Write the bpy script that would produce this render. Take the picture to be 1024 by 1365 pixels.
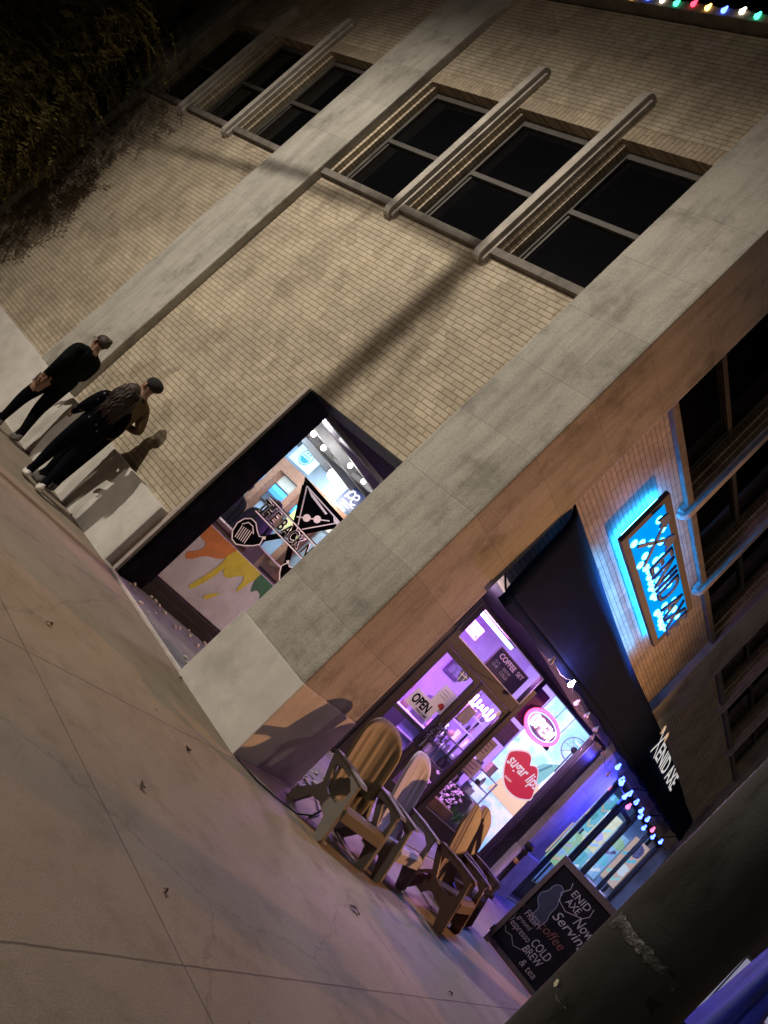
import bpy, bmesh, math, random
from mathutils import Vector, Matrix, Quaternion
rnd = random.Random(7)
for o in list(bpy.data.objects): bpy.data.objects.remove(o)
sc = bpy.context.scene
COL = sc.collection
R = math.radians

# ------------------------------------------------------------------ camera
AX = Vector((0.377, -0.507, -0.775)); AY = Vector((-0.586, 0.517, -0.624))
AX = Vector((1039.93-512, -(1392.26-682.5), -1083.5)).normalized()
AY = Vector((-504.71-512, -(-215.26-682.5), -1083.5)).normalized()
AZ = AX.cross(AY).normalized(); AY = AZ.cross(AX)
cam_d = bpy.data.cameras.new('camera'); cam = bpy.data.objects.new('camera', cam_d); COL.objects.link(cam)
M = Matrix((AX, AY, AZ)).to_4x4()          # rows are the world axes seen from the camera
M.translation = (-5.802, -3.935, 1.6)
cam.matrix_world = M
cam_d.sensor_fit = 'VERTICAL'; cam_d.sensor_height = 24.0
cam_d.lens = 24.0*1083.5/1365.0
cam_d.clip_start = 0.05; cam_d.clip_end = 500
sc.camera = cam

# ------------------------------------------------------------------ world, lamps, exposure
w = bpy.data.worlds.new('World'); sc.world = w; w.use_nodes = True
nt = w.node_tree; bg = nt.nodes['Background']
sky = nt.nodes.new('ShaderNodeTexSky'); sky.sky_type = 'NISHITA'; sky.sun_disc = False
sky.sun_elevation = R(-6); sky.sun_rotation = R(200)
nt.links.new(sky.outputs[0], bg.inputs[0]); bg.inputs[1].default_value = 0.05
sc.view_settings.view_transform = 'Standard'; sc.view_settings.look = 'None'
sc.view_settings.exposure = 0.0; sc.view_settings.gamma = 1.0
sc.cycles.use_denoising = True
sc.cycles.max_bounces = 6; sc.cycles.transparent_max_bounces = 12
sc.cycles.sample_clamp_indirect = 4.0

def aim(o, target):
    o.rotation_euler = (Vector(target)-o.location).to_track_quat('-Z', 'Y').to_euler()
def lamp(name, kind, loc, energy, color, target=None, **kw):
    d = bpy.data.lights.new(name, kind); d.energy = energy; d.color = color
    for k, v in kw.items(): setattr(d, k, v)
    o = bpy.data.objects.new(name, d); o.location = loc; COL.objects.link(o)
    if target: aim(o, target)
    return o
LAMP_A = Vector((-8.5, 7.4, 9.0)); LAMP_B = Vector((13.5, -8.8, 5.4))
lamp('street_light_beam', 'SPOT', LAMP_A, 4100, (1.0, .89, .755), (0.0, .9, 1.0), spot_size=R(110), spot_blend=1.0, shadow_soft_size=.06)
lamp('sodium_light_beam', 'SPOT', LAMP_B, 6800, (1.0, .47, .20), (2.6, -.2, 1.9), spot_size=R(42), spot_blend=1.0, shadow_soft_size=.10)
FILL_C = Vector((-20.0, 1.5, 8.5))
lamp('side_fill_light', 'SPOT', FILL_C, 2600, (1.0, .84, .72), (0.0, 3.2, .4), spot_size=R(62), spot_blend=1.0, shadow_soft_size=.5)  # added fill lamp, lifts the shadows on the side wall and ground
FILL_D = Vector((7.0, -21.0, 9.5))
lamp('front_fill_light', 'POINT', FILL_D, 850, (1.0, .80, .66), shadow_soft_size=.5)  # added fill lamp, brightens the dim front facade
lamp('entry_light', 'POINT', (2.3, 1.0, 2.70), 115, (1.0, .80, .86), shadow_soft_size=.08, specular_factor=.15)

# ------------------------------------------------------------------ materials
MATS = {}
def newmat(name):
    m = bpy.data.materials.new(name); m.use_nodes = True
    return m, m.node_tree, m.node_tree.nodes['Principled BSDF']
def N(nt, t, **kw):
    n = nt.nodes.new(t)
    for k, v in kw.items():
        if k in n.inputs: n.inputs[k].default_value = v
        else: setattr(n, k, v)
    return n
def noise(nt, vec, scale, detail=4, rough=.6):
    n = N(nt, 'ShaderNodeTexNoise', Scale=scale, Detail=detail, Roughness=rough)
    if vec is not None: nt.links.new(vec, n.inputs['Vector'])
    return n
def ramp(nt, fac, stops):
    r = nt.nodes.new('ShaderNodeValToRGB'); e = r.color_ramp.elements
    while len(e) < len(stops): e.new(.5)
    for i, (p, c) in enumerate(stops):
        e[i].position = p; e[i].color = (*c, 1) if len(c) == 3 else c
    nt.links.new(fac, r.inputs[0]); return r
def mix(nt, a, b, fac, mode='MIX'):
    n = nt.nodes.new('ShaderNodeMix'); n.data_type = 'RGBA'; n.blend_type = mode
    for i, v in ((0, fac), (6, a), (7, b)):
        if hasattr(v, 'links'): nt.links.new(v, n.inputs[i])
        else: n.inputs[i].default_value = v if i == 0 else (*v, 1)
    return n.outputs[2]
def bump(nt, h, bsdf, strength=.3, dist=.01):
    b = N(nt, 'ShaderNodeBump', Strength=strength, Distance=dist)
    nt.links.new(h, b.inputs['Height']); nt.links.new(b.outputs[0], bsdf.inputs['Normal'])
def plain(name, col, rough=.6, metal=0.0, var=.25, scale=6.0, bmp=.15, spec=.5, bscale=None, grime=None, fold=.01):
    """a plain surface whose colour wanders a little and whose surface is not quite flat"""
    if name in MATS: return MATS[name]
    m, nt, b = newmat(name)
    tc = nt.nodes.new('ShaderNodeTexCoord')
    n = noise(nt, tc.outputs['Object'], scale)
    lo = tuple(c*(1-var) for c in col); hi = tuple(min(1, c*(1+var)) for c in col)
    r = ramp(nt, n.outputs[0], [(.3, lo), (.7, hi)])
    out = r.outputs[0]
    if grime:
        n3 = noise(nt, tc.outputs['Object'], scale*.35, 8, .7)
        r3 = ramp(nt, n3.outputs[0], [(.5, (0,0,0)), (.66, (1,1,1))])
        out = mix(nt, out, grime, r3.outputs[0])
    nt.links.new(out, b.inputs['Base Color'])
    b.inputs['Roughness'].default_value = rough; b.inputs['Metallic'].default_value = metal
    b.inputs['Specular IOR Level'].default_value = spec
    if bmp:
        n2 = noise(nt, tc.outputs['Object'], bscale or scale*8, 6)
        bump(nt, n2.outputs[0], b, bmp, fold)
    MATS[name] = m; return m
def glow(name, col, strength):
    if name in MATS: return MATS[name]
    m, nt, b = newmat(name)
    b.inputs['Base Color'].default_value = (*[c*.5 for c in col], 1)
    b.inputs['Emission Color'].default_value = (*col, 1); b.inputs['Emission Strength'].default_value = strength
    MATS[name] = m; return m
def wallcoord(nt):
    """(x+y, z): runs along a wall whichever way it faces"""
    tc = nt.nodes.new('ShaderNodeTexCoord'); s = nt.nodes.new('ShaderNodeSeparateXYZ')
    nt.links.new(tc.outputs['Object'], s.inputs[0])
    a = N(nt, 'ShaderNodeMath', operation='ADD'); nt.links.new(s.outputs[0], a.inputs[0]); nt.links.new(s.outputs[1], a.inputs[1])
    c = nt.nodes.new('ShaderNodeCombineXYZ'); nt.links.new(a.outputs[0], c.inputs[0]); nt.links.new(s.outputs[2], c.inputs[1])
    return tc, c, s, a
def brickmat(name, bw, rh, c1, c2, mort, soldier=False, msize=.0065):
    m, nt, b = newmat(name)
    tc, c, s, a = wallcoord(nt)
    if soldier:
        nt.links.new(s.outputs[2], c.inputs[0]); nt.links.new(a.outputs[0], c.inputs[1])
    # courses are not laid perfectly true
    wob = noise(nt, c.outputs[0], 5.0, 2); va = N(nt, 'ShaderNodeVectorMath', operation='SCALE'); va.inputs['Scale'].default_value = .006
    nt.links.new(wob.outputs[1], va.inputs[0])
    ad = N(nt, 'ShaderNodeVectorMath', operation='ADD'); nt.links.new(c.outputs[0], ad.inputs[0]); nt.links.new(va.outputs[0], ad.inputs[1])
    br = nt.nodes.new('ShaderNodeTexBrick'); nt.links.new(ad.outputs[0], br.inputs['Vector'])
    br.inputs['Scale'].default_value = 1; br.inputs['Brick Width'].default_value = bw; br.inputs['Row Height'].default_value = rh
    br.inputs['Mortar Size'].default_value = msize; br.inputs['Mortar Smooth'].default_value = .25; br.inputs['Bias'].default_value = -.1
    br.offset = .5; br.squash = .72; br.squash_frequency = 3
    br.inputs['Color1'].default_value = (*c1, 1); br.inputs['Color2'].default_value = (*c2, 1); br.inputs['Mortar'].default_value = (*mort, 1)
    sy = nt.nodes.new('ShaderNodeSeparateXYZ'); nt.links.new(ad.outputs[0], sy.inputs[0])
    pp = N(nt, 'ShaderNodeMath', operation='PINGPONG'); nt.links.new(sy.outputs[1], pp.inputs[0]); pp.inputs[1].default_value = rh/2
    pj = N(nt, 'ShaderNodeMath', operation='MULTIPLY'); nt.links.new(pp.outputs[0], pj.inputs[0]); pj.inputs[1].default_value = 2/rh
    rj = ramp(nt, pj.outputs[0], [(.05, (.72,.70,.68)), (.20, (1,1,1))])
    big = noise(nt, c.outputs[0], .9, 5, .65); rb = ramp(nt, big.outputs[0], [(.3, (.72,.70,.68)), (.68, (1.12,1.1,1.06))])
    stm = N(nt, 'ShaderNodeMapping'); stm.inputs['Scale'].default_value = (4.0, .35, 1); nt.links.new(c.outputs[0], stm.inputs[0])
    sn = noise(nt, stm.outputs[0], 1.0, 6, .65); rst = ramp(nt, sn.outputs[0], [(.34, (.80,.78,.75)), (.50, (1,1,1))])
    fine = noise(nt, c.outputs[0], 60, 3); rf = ramp(nt, fine.outputs[0], [(.3, (.86,.86,.86)), (.7, (1.1,1.1,1.1))])
    # single bricks that are paler or darker than their neighbours
    sp = N(nt, 'ShaderNodeTexVoronoi', Scale=5.0); nt.links.new(ad.outputs[0], sp.inputs['Vector'])
    rs = ramp(nt, sp.outputs['Color'], [(.1, (.82,.80,.78)), (.5, (1,1,1)), (.95, (1.14,1.12,1.1))])
    o0 = mix(nt, br.outputs[0], rj.outputs[0], 1.0, 'MULTIPLY'); o1 = mix(nt, o0, rb.outputs[0], 1.0, 'MULTIPLY'); o2 = mix(nt, o1, rf.outputs[0], 1.0, 'MULTIPLY'); o3 = mix(nt, mix(nt, o2, rst.outputs[0], .8, 'MULTIPLY'), rs.outputs[0], .8, 'MULTIPLY')
    nt.links.new(o3, b.inputs['Base Color']); b.inputs['Roughness'].default_value = .85; b.inputs['Specular IOR Level'].default_value = .25
    inv = N(nt, 'ShaderNodeMath', operation='SUBTRACT'); inv.inputs[0].default_value = 1; nt.links.new(br.outputs['Fac'], inv.inputs[1])
    mm = N(nt, 'ShaderNodeMath', operation='MULTIPLY_ADD'); nt.links.new(fine.outputs[0], mm.inputs[0]); mm.inputs[1].default_value = .25; nt.links.new(inv.outputs[0], mm.inputs[2])
    bump(nt, mm.outputs[0], b, .6, .008)
    MATS[name] = m; return m
def stonemat(name, c1, c2, stain, rh=.74, bw=.66, bias=0.0):
    m, nt, b = newmat(name)
    tc, c, s, a = wallcoord(nt)
    mp = N(nt, 'ShaderNodeMapping'); mp.inputs['Location'].default_value = (.31, .08, 0); nt.links.new(c.outputs[0], mp.inputs[0])
    br = nt.nodes.new('ShaderNodeTexBrick'); nt.links.new(mp.outputs[0], br.inputs['Vector'])
    br.inputs['Scale'].default_value = 1; br.inputs['Brick Width'].default_value = bw*2; br.inputs['Row Height'].default_value = rh
    br.inputs['Mortar Size'].default_value = .004; br.inputs['Mortar Smooth'].default_value = .3
    br.inputs['Color1'].default_value = (*c1, 1); br.inputs['Color2'].default_value = (*c2, 1); br.inputs['Mortar'].default_value = (*[x*.72 for x in c1], 1)
    n1 = noise(nt, tc.outputs['Object'], 1.6, 9, .68); r1 = ramp(nt, n1.outputs[0], [(.34, stain), (.48, (.96,.96,.95)), (.64, (1.06,1.06,1.05))])
    st = N(nt, 'ShaderNodeMapping'); st.inputs['Scale'].default_value = (5, 5, .8); nt.links.new(tc.outputs['Object'], st.inputs[0])
    n2 = noise(nt, st.outputs[0], 1.0, 6, .7); r2 = ramp(nt, n2.outputs[0], [(.35, (.7,.7,.68)), (.55, (1,1,1))])
    n3 = noise(nt, tc.outputs['Object'], 40, 4); r3 = ramp(nt, n3.outputs[0], [(.3, (.85,.85,.85)), (.7, (1.1,1.1,1.1))])
    o = mix(nt, br.outputs[0], r1.outputs[0], 1.0, 'MULTIPLY'); o = mix(nt, o, r2.outputs[0], .8, 'MULTIPLY'); o = mix(nt, o, r3.outputs[0], 1.0, 'MULTIPLY')
    nt.links.new(o, b.inputs['Base Color']); b.inputs['Roughness'].default_value = .85; b.inputs['Specular IOR Level'].default_value = .25
    inv = N(nt, 'ShaderNodeMath', operation='MULTIPLY_ADD'); nt.links.new(br.outputs['Fac'], inv.inputs[0]); inv.inputs[1].default_value = -.8; nt.links.new(n3.outputs[0], inv.inputs[2])
    bump(nt, inv.outputs[0], b, .5, .01)
    MATS[name] = m; return m
def glassmat():
    m, nt, b = newmat('shop_glass')
    nt.nodes.remove(b); out = nt.nodes['Material Output']
    t = nt.nodes.new('ShaderNodeBsdfTransparent'); t.inputs[0].default_value = (.93,.95,.95,1)
    g = nt.nodes.new('ShaderNodeBsdfGlossy'); g.inputs['Roughness'].default_value = .03
    fc = nt.nodes.new('ShaderNodeLayerWeight'); fc.inputs[0].default_value = .5
    pw = N(nt, 'ShaderNodeMath', operation='POWER'); nt.links.new(fc.outputs['Facing'], pw.inputs[0]); pw.inputs[1].default_value = 4.0
    lw = N(nt, 'ShaderNodeMath', operation='MULTIPLY_ADD'); nt.links.new(pw.outputs[0], lw.inputs[0]); lw.inputs[1].default_value = .5; lw.inputs[2].default_value = .025
    mx = nt.nodes.new('ShaderNodeMixShader')
    nt.links.new(lw.outputs[0], mx.inputs[0]); nt.links.new(t.outputs[0], mx.inputs[1]); nt.links.new(g.outputs[0], mx.inputs[2])
    nt.links.new(mx.outputs[0], out.inputs[0]); MATS['shop_glass'] = m; return m
def groundmat():
    m, nt, b = newmat('concrete_walk')
    tc = nt.nodes.new('ShaderNodeTexCoord'); s = nt.nodes.new('ShaderNodeSeparateXYZ'); nt.links.new(tc.outputs['Object'], s.inputs[0])
    wv = noise(nt, tc.outputs['Object'], 3.0, 3)
    mp = N(nt, 'ShaderNodeMapping'); mp.inputs['Location'].default_value = (2.43, .09, 0); nt.links.new(tc.outputs['Object'], mp.inputs[0])
    sh = N(nt, 'ShaderNodeVectorMath', operation='SCALE'); sh.inputs['Scale'].default_value = .02; nt.links.new(wv.outputs[1], sh.inputs[0])
    ad = N(nt, 'ShaderNodeVectorMath', operation='ADD'); nt.links.new(mp.outputs[0], ad.inputs[0]); nt.links.new(sh.outputs[0], ad.inputs[1])
    br = nt.nodes.new('ShaderNodeTexBrick'); nt.links.new(ad.outputs[0], br.inputs['Vector'])
    br.offset = 0; br.squash = 1; br.inputs['Scale'].default_value = 1; br.inputs['Brick Width'].default_value = 2.95; br.inputs['Row Height'].default_value = 2.165
    br.inputs['Mortar Size'].default_value = .007; br.inputs['Mortar Smooth'].default_value = .4
    br.inputs['Color1'].default_value = (.285,.235,.185,1); br.inputs['Color2'].default_value = (.265,.218,.172,1); br.inputs['Mortar'].default_value = (.13,.108,.088,1)
    n1 = noise(nt, tc.outputs['Object'], .55, 9, .7); r1 = ramp(nt, n1.outputs[0], [(.32, (.78,.76,.73)), (.62, (1.06,1.05,1.03))])
    n2 = noise(nt, tc.outputs['Object'], 2.6, 8, .75); r2 = ramp(nt, n2.outputs[0], [(.32, (.72,.70,.67)), (.50, (1,1,1))])
    n3 = noise(nt, tc.outputs['Object'], 90, 3); r3 = ramp(nt, n3.outputs[0], [(.3, (.82,.82,.82)), (.7, (1.12,1.12,1.12))])
    v = N(nt, 'ShaderNodeTexVoronoi', Scale=1.7); nt.links.new(tc.outputs['Object'], v.inputs['Vector'])
    r4 = ramp(nt, v.outputs['Distance'], [(.0, (.35,.33,.31)), (.03, (.45,.43,.41)), (.045, (1,1,1))])
    cr = N(nt, 'ShaderNodeTexVoronoi', feature='DISTANCE_TO_EDGE', Scale=.27)
    cs = N(nt, 'ShaderNodeVectorMath', operation='SCALE'); cs.inputs['Scale'].default_value = .35; nt.links.new(n2.outputs[1], cs.inputs[0])
    ca = N(nt, 'ShaderNodeVectorMath', operation='ADD'); nt.links.new(tc.outputs['Object'], ca.inputs[0]); nt.links.new(cs.outputs[0], ca.inputs[1]); nt.links.new(ca.outputs[0], cr.inputs['Vector'])
    r5 = ramp(nt, cr.outputs['Distance'], [(.0, (.45,.42,.4)), (.0016, (.6,.58,.55)), (.0035, (1,1,1))])
    o = br.outputs[0]
    for r_, f in ((r1, 1), (r2, .9), (r3, 1), (r4, .9), (r5, .45)): o = mix(nt, o, r_.outputs[0], float(f), 'MULTIPLY')
    nt.links.new(o, b.inputs['Base Color']); b.inputs['Roughness'].default_value = .75; b.inputs['Specular IOR Level'].default_value = .35
    h = N(nt, 'ShaderNodeMath', operation='MULTIPLY_ADD'); nt.links.new(br.outputs['Fac'], h.inputs[0]); h.inputs[1].default_value = -1.2; nt.links.new(n3.outputs[0], h.inputs[2])
    bump(nt, h.outputs[0], b, .35, .012)
    MATS['concrete_walk'] = m; return m

BRICK = brickmat('buff_brick', .195, .0667, (.52,.465,.365), (.455,.405,.315), (.31,.262,.195))
SOLDIER = brickmat('buff_brick_soldier', .195, .0667, (.50,.43,.325), (.44,.38,.29), (.31,.262,.2), soldier=True)
STONE = stonemat('limestone', (.47,.45,.405), (.39,.375,.335), (.60,.60,.58))
BASE = plain('pale_base_stone', (.60,.575,.53), .8, var=.12, scale=3, bmp=.25, bscale=90, spec=.25, grime=(.44,.42,.39))
FINST = plain('fin_stone', (.46,.43,.38), .85, var=.2, scale=5, bmp=.3, bscale=60, spec=.25, grime=(.33,.31,.28))
SILL = plain('dark_sill_stone', (.16,.145,.125), .85, var=.3, scale=7, bmp=.3, bscale=60)
FRAME = plain('old_window_paint', (.06,.054,.046), .65, var=.25, scale=9, bmp=.2, grime=(.09,.08,.07))
DARKGLASS = plain('unlit_glass', (.004,.004,.005), .06, var=.1, scale=2, bmp=.02, bscale=3, spec=.5)
BLACKMETAL = plain('black_metal', (.013,.013,.015), .5, spec=.3, var=.3, scale=8, bmp=.08, grime=(.03,.028,.027))
BRONZE = plain('bronze_frame', (.022,.019,.019), .38, metal=.3, var=.2, scale=8, bmp=.05)
GLASS = glassmat()
CONC = groundmat()
WHITE = plain('white_paint', (.78,.77,.75), .6, var=.06, bmp=.05)
SKIN = plain('skin', (.24,.135,.09), .55, var=.1, scale=20, bmp=.1)
CHALK = plain('chalk', (.30,.29,.28), .95, var=.2, scale=60, bmp=.1)

# ------------------------------------------------------------------ mesh helpers
def ident(a, b, c): return (a, b, c)
def FL(u, d, z): return (d, u, z)            # the side facade: u runs along y, d goes into the wall
def FF(u, d, z): return (u, d, z)            # the front facade: u runs along x
SFU = Vector((-.934, .358, 0)).normalized(); SFN = Vector((-SFU.y, SFU.x, 0)) * -1
if SFN.dot(Vector((-1,-1,0))) < 0: SFN = -SFN
def SF(s, d, z):                              # the slanted shop front: s metres along it, d metres out of it
    p = Vector((7.2, .30, 0)) + SFU*s + SFN*d
    return (p.x, p.y, z)
class MB:
    def __init__(self, T=ident): self.bm = bmesh.new(); self.T = T; self.mi = 0; self.sm = False
    def v(self, p): return self.bm.verts.new(self.T(*p))
    def f(self, vs):
        try: fc = self.bm.faces.new(vs)
        except ValueError: return
        fc.material_index = self.mi; fc.smooth = self.sm; return fc
    def box(self, a0, a1, b0, b1, c0, c1):
        v = [self.v((a, b, c)) for a in (a0, a1) for b in (b0, b1) for c in (c0, c1)]
        for q in ((0,1,3,2),(4,6,7,5),(0,4,5,1),(2,3,7,6),(0,2,6,4),(1,5,7,3)): self.f([v[i] for i in q])
        return self
    def prism(self, pts, c0, c1, order='xyz'):
        """a flat outline pushed from c0 to c1; order says which axis the outline's two numbers and the push run along"""
        def P(a, b, c):
            d = dict(zip(order, (a, b, c))); return (d['x'], d['y'], d['z'])
        A = [self.v(P(a, b, c0)) for a, b in pts]; B = [self.v(P(a, b, c1)) for a, b in pts]; n = len(pts)
        self.f(A[::-1]); self.f(B)
        for i in range(n): self.f([A[i], A[(i+1)%n], B[(i+1)%n], B[i]])
        return self
    def poly(self, pts): self.f([self.v(p) for p in pts]); return self
    def strip(self, pts, width, d=0.0, closed=False):
        """a flat painted stroke in the (a, c) plane at depth d"""
        n = len(pts); L = []; Rr = []
        for i, (x, z) in enumerate(pts):
            p = pts[(i-1) % n] if (closed or i) else pts[0]; q = pts[(i+1) % n] if (closed or i < n-1) else pts[-1]
            tx, tz = q[0]-p[0], q[1]-p[1]; l = math.hypot(tx, tz) or 1
            wd = width(i/(n-1)) if callable(width) else width
            nx, nz = -tz/l*wd/2, tx/l*wd/2
            L.append(self.v((x+nx, d, z+nz))); Rr.append(self.v((x-nx, d, z-nz)))
        for i in range(n if closed else n-1):
            j = (i+1) % n; self.f([L[i], L[j], Rr[j], Rr[i]])
        return self
    def tube(self, pts, r, n=8, caps=True):
        pts = [Vector(p) for p in pts]; rings = []; old = None
        for i, p in enumerate(pts):
            t = (pts[min(i+1, len(pts)-1)] - pts[max(i-1, 0)]).normalized()
            if old is None: a = t.orthogonal().normalized()
            else: a = (old - t*old.dot(t)).normalized()
            old = a; b = t.cross(a); rr = r[i] if isinstance(r, (list, tuple)) else r
            rings.append([self.v(p + (a*math.cos(k*2*math.pi/n) + b*math.sin(k*2*math.pi/n))*rr) for k in range(n)])
        s0 = self.sm; self.sm = True
        for A, B in zip(rings, rings[1:]):
            for k in range(n): self.f([A[k], A[(k+1)%n], B[(k+1)%n], B[k]])
        self.sm = s0
        if caps: self.f(rings[0][::-1]); self.f(rings[-1])
        return self
    def ball(self, c, r, n=10, m=7, wob=0.0):
        c = Vector(c); rx, ry, rz = (r, r, r) if not isinstance(r, (tuple, list)) else r
        s0 = self.sm; self.sm = True; rows = []
        for i in range(1, m):
            th = math.pi*i/m; row = []
            for k in range(n):
                ph = 2*math.pi*k/n; q = 1+wob*(rnd.random()-.5)
                row.append(self.v(c+Vector((rx*math.sin(th)*math.cos(ph)*q, ry*math.sin(th)*math.sin(ph)*q, rz*math.cos(th)*q))))
            rows.append(row)
        T = self.v(c+Vector((0,0,rz))); B = self.v(c-Vector((0,0,rz)))
        for k in range(n):
            self.f([T, rows[0][k], rows[0][(k+1)%n]]); self.f([B, rows[-1][(k+1)%n], rows[-1][k]])
            for A, C in zip(rows, rows[1:]): self.f([A[k], C[k], C[(k+1)%n], A[(k+1)%n]])
        self.sm = s0; return self
    def lathe(self, c, prof, n=20):
        c = Vector(c); rings = []
        for r, z in prof: rings.append([self.v(c+Vector((r*math.cos(k*2*math.pi/n), r*math.sin(k*2*math.pi/n), z))) for k in range(n)])
        s0 = self.sm; self.sm = True
        for A, B in zip(rings, rings[1:]):
            for k in range(n): self.f([A[k], A[(k+1)%n], B[(k+1)%n], B[k]])
        self.sm = s0; self.f(rings[0][::-1]); self.f(rings[-1]); return self
    def build(self, name, mats, parent=None, bevel=0, label=None, kind=None, keep=False):
        bm = self.bm
        if not keep: bmesh.ops.recalc_face_normals(bm, faces=bm.faces)
        if bevel:
            es = [e for e in bm.edges if len(e.link_faces) == 2 and e.calc_face_angle(0) > R(40)]
            if es: bmesh.ops.bevel(bm, geom=es, offset=bevel, segments=2, affect='EDGES', profile=.6, clamp_overlap=True)
        me = bpy.data.meshes.new(name); bm.to_mesh(me); bm.free()
        for m in (mats if isinstance(mats, (list, tuple)) else [mats]): me.materials.append(m)
        o = bpy.data.objects.new(name, me); COL.objects.link(o)
        if parent: o.parent = parent
        if label: o['label'] = label
        if kind: o['kind'] = kind
        return o
def thing(name, label, cat, loc=(0,0,0), rz=0.0, group=None):
    o = bpy.data.objects.new(name, None); COL.objects.link(o); o.location = loc; o.rotation_euler = (0,0,rz); o.empty_display_size = .2
    o['label'] = label; o['category'] = cat
    if group: o['group'] = group
    return o
def tag(o, label, cat, group=None, kind=None):
    o['label'] = label; o['category'] = cat
    if group: o['group'] = group
    if kind: o['kind'] = kind
    return o
def struct(o): o['kind'] = 'structure'; return o
def copy_tree(o, parent=None):
    c = o.copy(); COL.objects.link(c); c.parent = parent
    for ch in [k for k in o.children]: copy_tree(ch, c)
    return c
def text_mesh(body, size=1.0, extrude=0.0, offset=0.0, shear=0.0, spacing=1.0):
    cu = bpy.data.curves.new('lettering', 'FONT'); cu.body = body; cu.size = size; cu.extrude = extrude; cu.offset = offset; cu.shear = shear
    cu.space_character = spacing; cu.resolution_u = 3
    o = bpy.data.objects.new('lettering', cu); COL.objects.link(o)
    dg = bpy.context.evaluated_depsgraph_get(); me = bpy.data.meshes.new_from_object(o.evaluated_get(dg))
    bpy.data.objects.remove(o); bpy.data.curves.remove(cu); return me
def lettering(name, body, mat, parent, origin, xdir, ydir, width=None, height=None, extrude=.004, offset=0.0, shear=0.0, spacing=1.0, bold=0.0, curve=None):
    """words set as thin solid letters: origin is the lower left corner of the line"""
    me = text_mesh(body, 1.0, 0.0, bold, shear, spacing)
    xs = [v.co.x for v in me.vertices]; ys = [v.co.y for v in me.vertices]
    x0, x1, y0, y1 = min(xs), max(xs), min(ys), max(ys)
    sx = width/(x1-x0) if width else height/(y1-y0); sy = height/(y1-y0) if height else sx
    X = Vector(xdir).normalized(); Y = Vector(ydir).normalized(); Z = X.cross(Y)
    bm = bmesh.new(); bm.from_mesh(me); bpy.data.meshes.remove(me)
    if extrude:
        r = bmesh.ops.extrude_face_region(bm, geom=bm.faces[:])
        bmesh.ops.translate(bm, verts=[g for g in r['geom'] if isinstance(g, bmesh.types.BMVert)], vec=(0, 0, 1))
    for v in bm.verts:
        a, b, c = (v.co.x-x0)*sx, (v.co.y-y0)*sy, v.co.z*extrude
        if curve: b += curve(a)
        v.co = Vector(origin) + X*a + Y*b + Z*c
    bmesh.ops.recalc_face_normals(bm, faces=bm.faces)
    me = bpy.data.meshes.new(name); bm.to_mesh(me); bm.free(); me.materials.append(mat)
    o = bpy.data.objects.new(name, me); COL.objects.link(o)
    if parent: o.parent = parent
    return o
def arc(cx, cy, rx, ry, a0, a1, n): return [(cx+rx*math.cos(R(a0+(a1-a0)*i/n)), cy+ry*math.sin(R(a0+(a1-a0)*i/n))) for i in range(n+1)]

# ------------------------------------------------------------------ ground
g = MB(); ys = [-60,-20,-8,-4,-2,-1,0,1,2,2.9,4,5,6,7,8,10,12,16,24,50]; xs = [-40,-20,-10,-6,-4,-3,-2,-1,0,1.5,3,5,8,12,20,45]
def gz(x, y): return -.018*max(0, y-2.9) if x < .5 else -.018*max(0, y-2.9)
grid = [[g.v((x, y, gz(x, y))) for y in ys] for x in xs]
for i in range(len(xs)-1):
    for j in range(len(ys)-1): g.f([grid[i][j], grid[i+1][j], grid[i+1][j+1], grid[i][j+1]])
struct(g.build('sidewalk', CONC))

# ------------------------------------------------------------------ the building
bld = thing('corner_building', 'two storey buff brick corner building with limestone pilasters and shopfronts', 'building')
WD = .12                                       # the brick lies this far behind the pilaster faces
TOP = 9.22
def pilaster(T, u0, u1, corner=False, base=(.0,.82), flip=False):
    m = MB(T); m.box(u0, u1, 0, .6, base[1], TOP)
    o = m.build('pilaster', STONE, bld, bevel=.022)
    return o
# corner pier: one shaft seen from both streets
m = MB(); m.box(0, 1.09, 0, 1.03, .80, TOP); pier = m.build('corner_pier', STONE, bld, bevel=.03)
m = MB(); m.box(-.022, 1.075, -.022, 1.045, -.3, .815); m.build('base_block', BASE, pier, bevel=.012)
def pil(T, u0, u1, b0=None, b1=None, depth=.6):
    m = MB(T); m.box(u0, u1, 0, depth, .80, TOP); p = m.build('pilaster', STONE, bld, bevel=.02)
    m = MB(T); m.box(b0 if b0 is not None else u0-.02, b1 if b1 is not None else u1+.02, -.022, depth-.02, -.4, .822); m.build('base_block', BASE, p, bevel=.012)
    return p
pil(FL, 5.81, 6.92, 2.88, 12.9)
pil(FL, 11.75, 12.85, 12.92, 20)
pil(FF, 7.47, 8.65, depth=.30)
pil(FF, 16.3, 17.5)
def fin_profile(d, z0, z1, r):
    """side profile of a rib: rounded back into the wall at both ends"""
    back = .34
    pts = [(back, z0), (d+r, z0)] + [(d+r-r*math.sin(R(a)), z0+r-r*math.cos(R(a))) for a in (20, 45, 70, 90)]
    pts += [(d+r-r*math.cos(R(a)), z1-r+r*math.sin(R(a))) for a in (0, 20, 45, 70, 90)] + [(back, z1)]
    return pts
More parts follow.
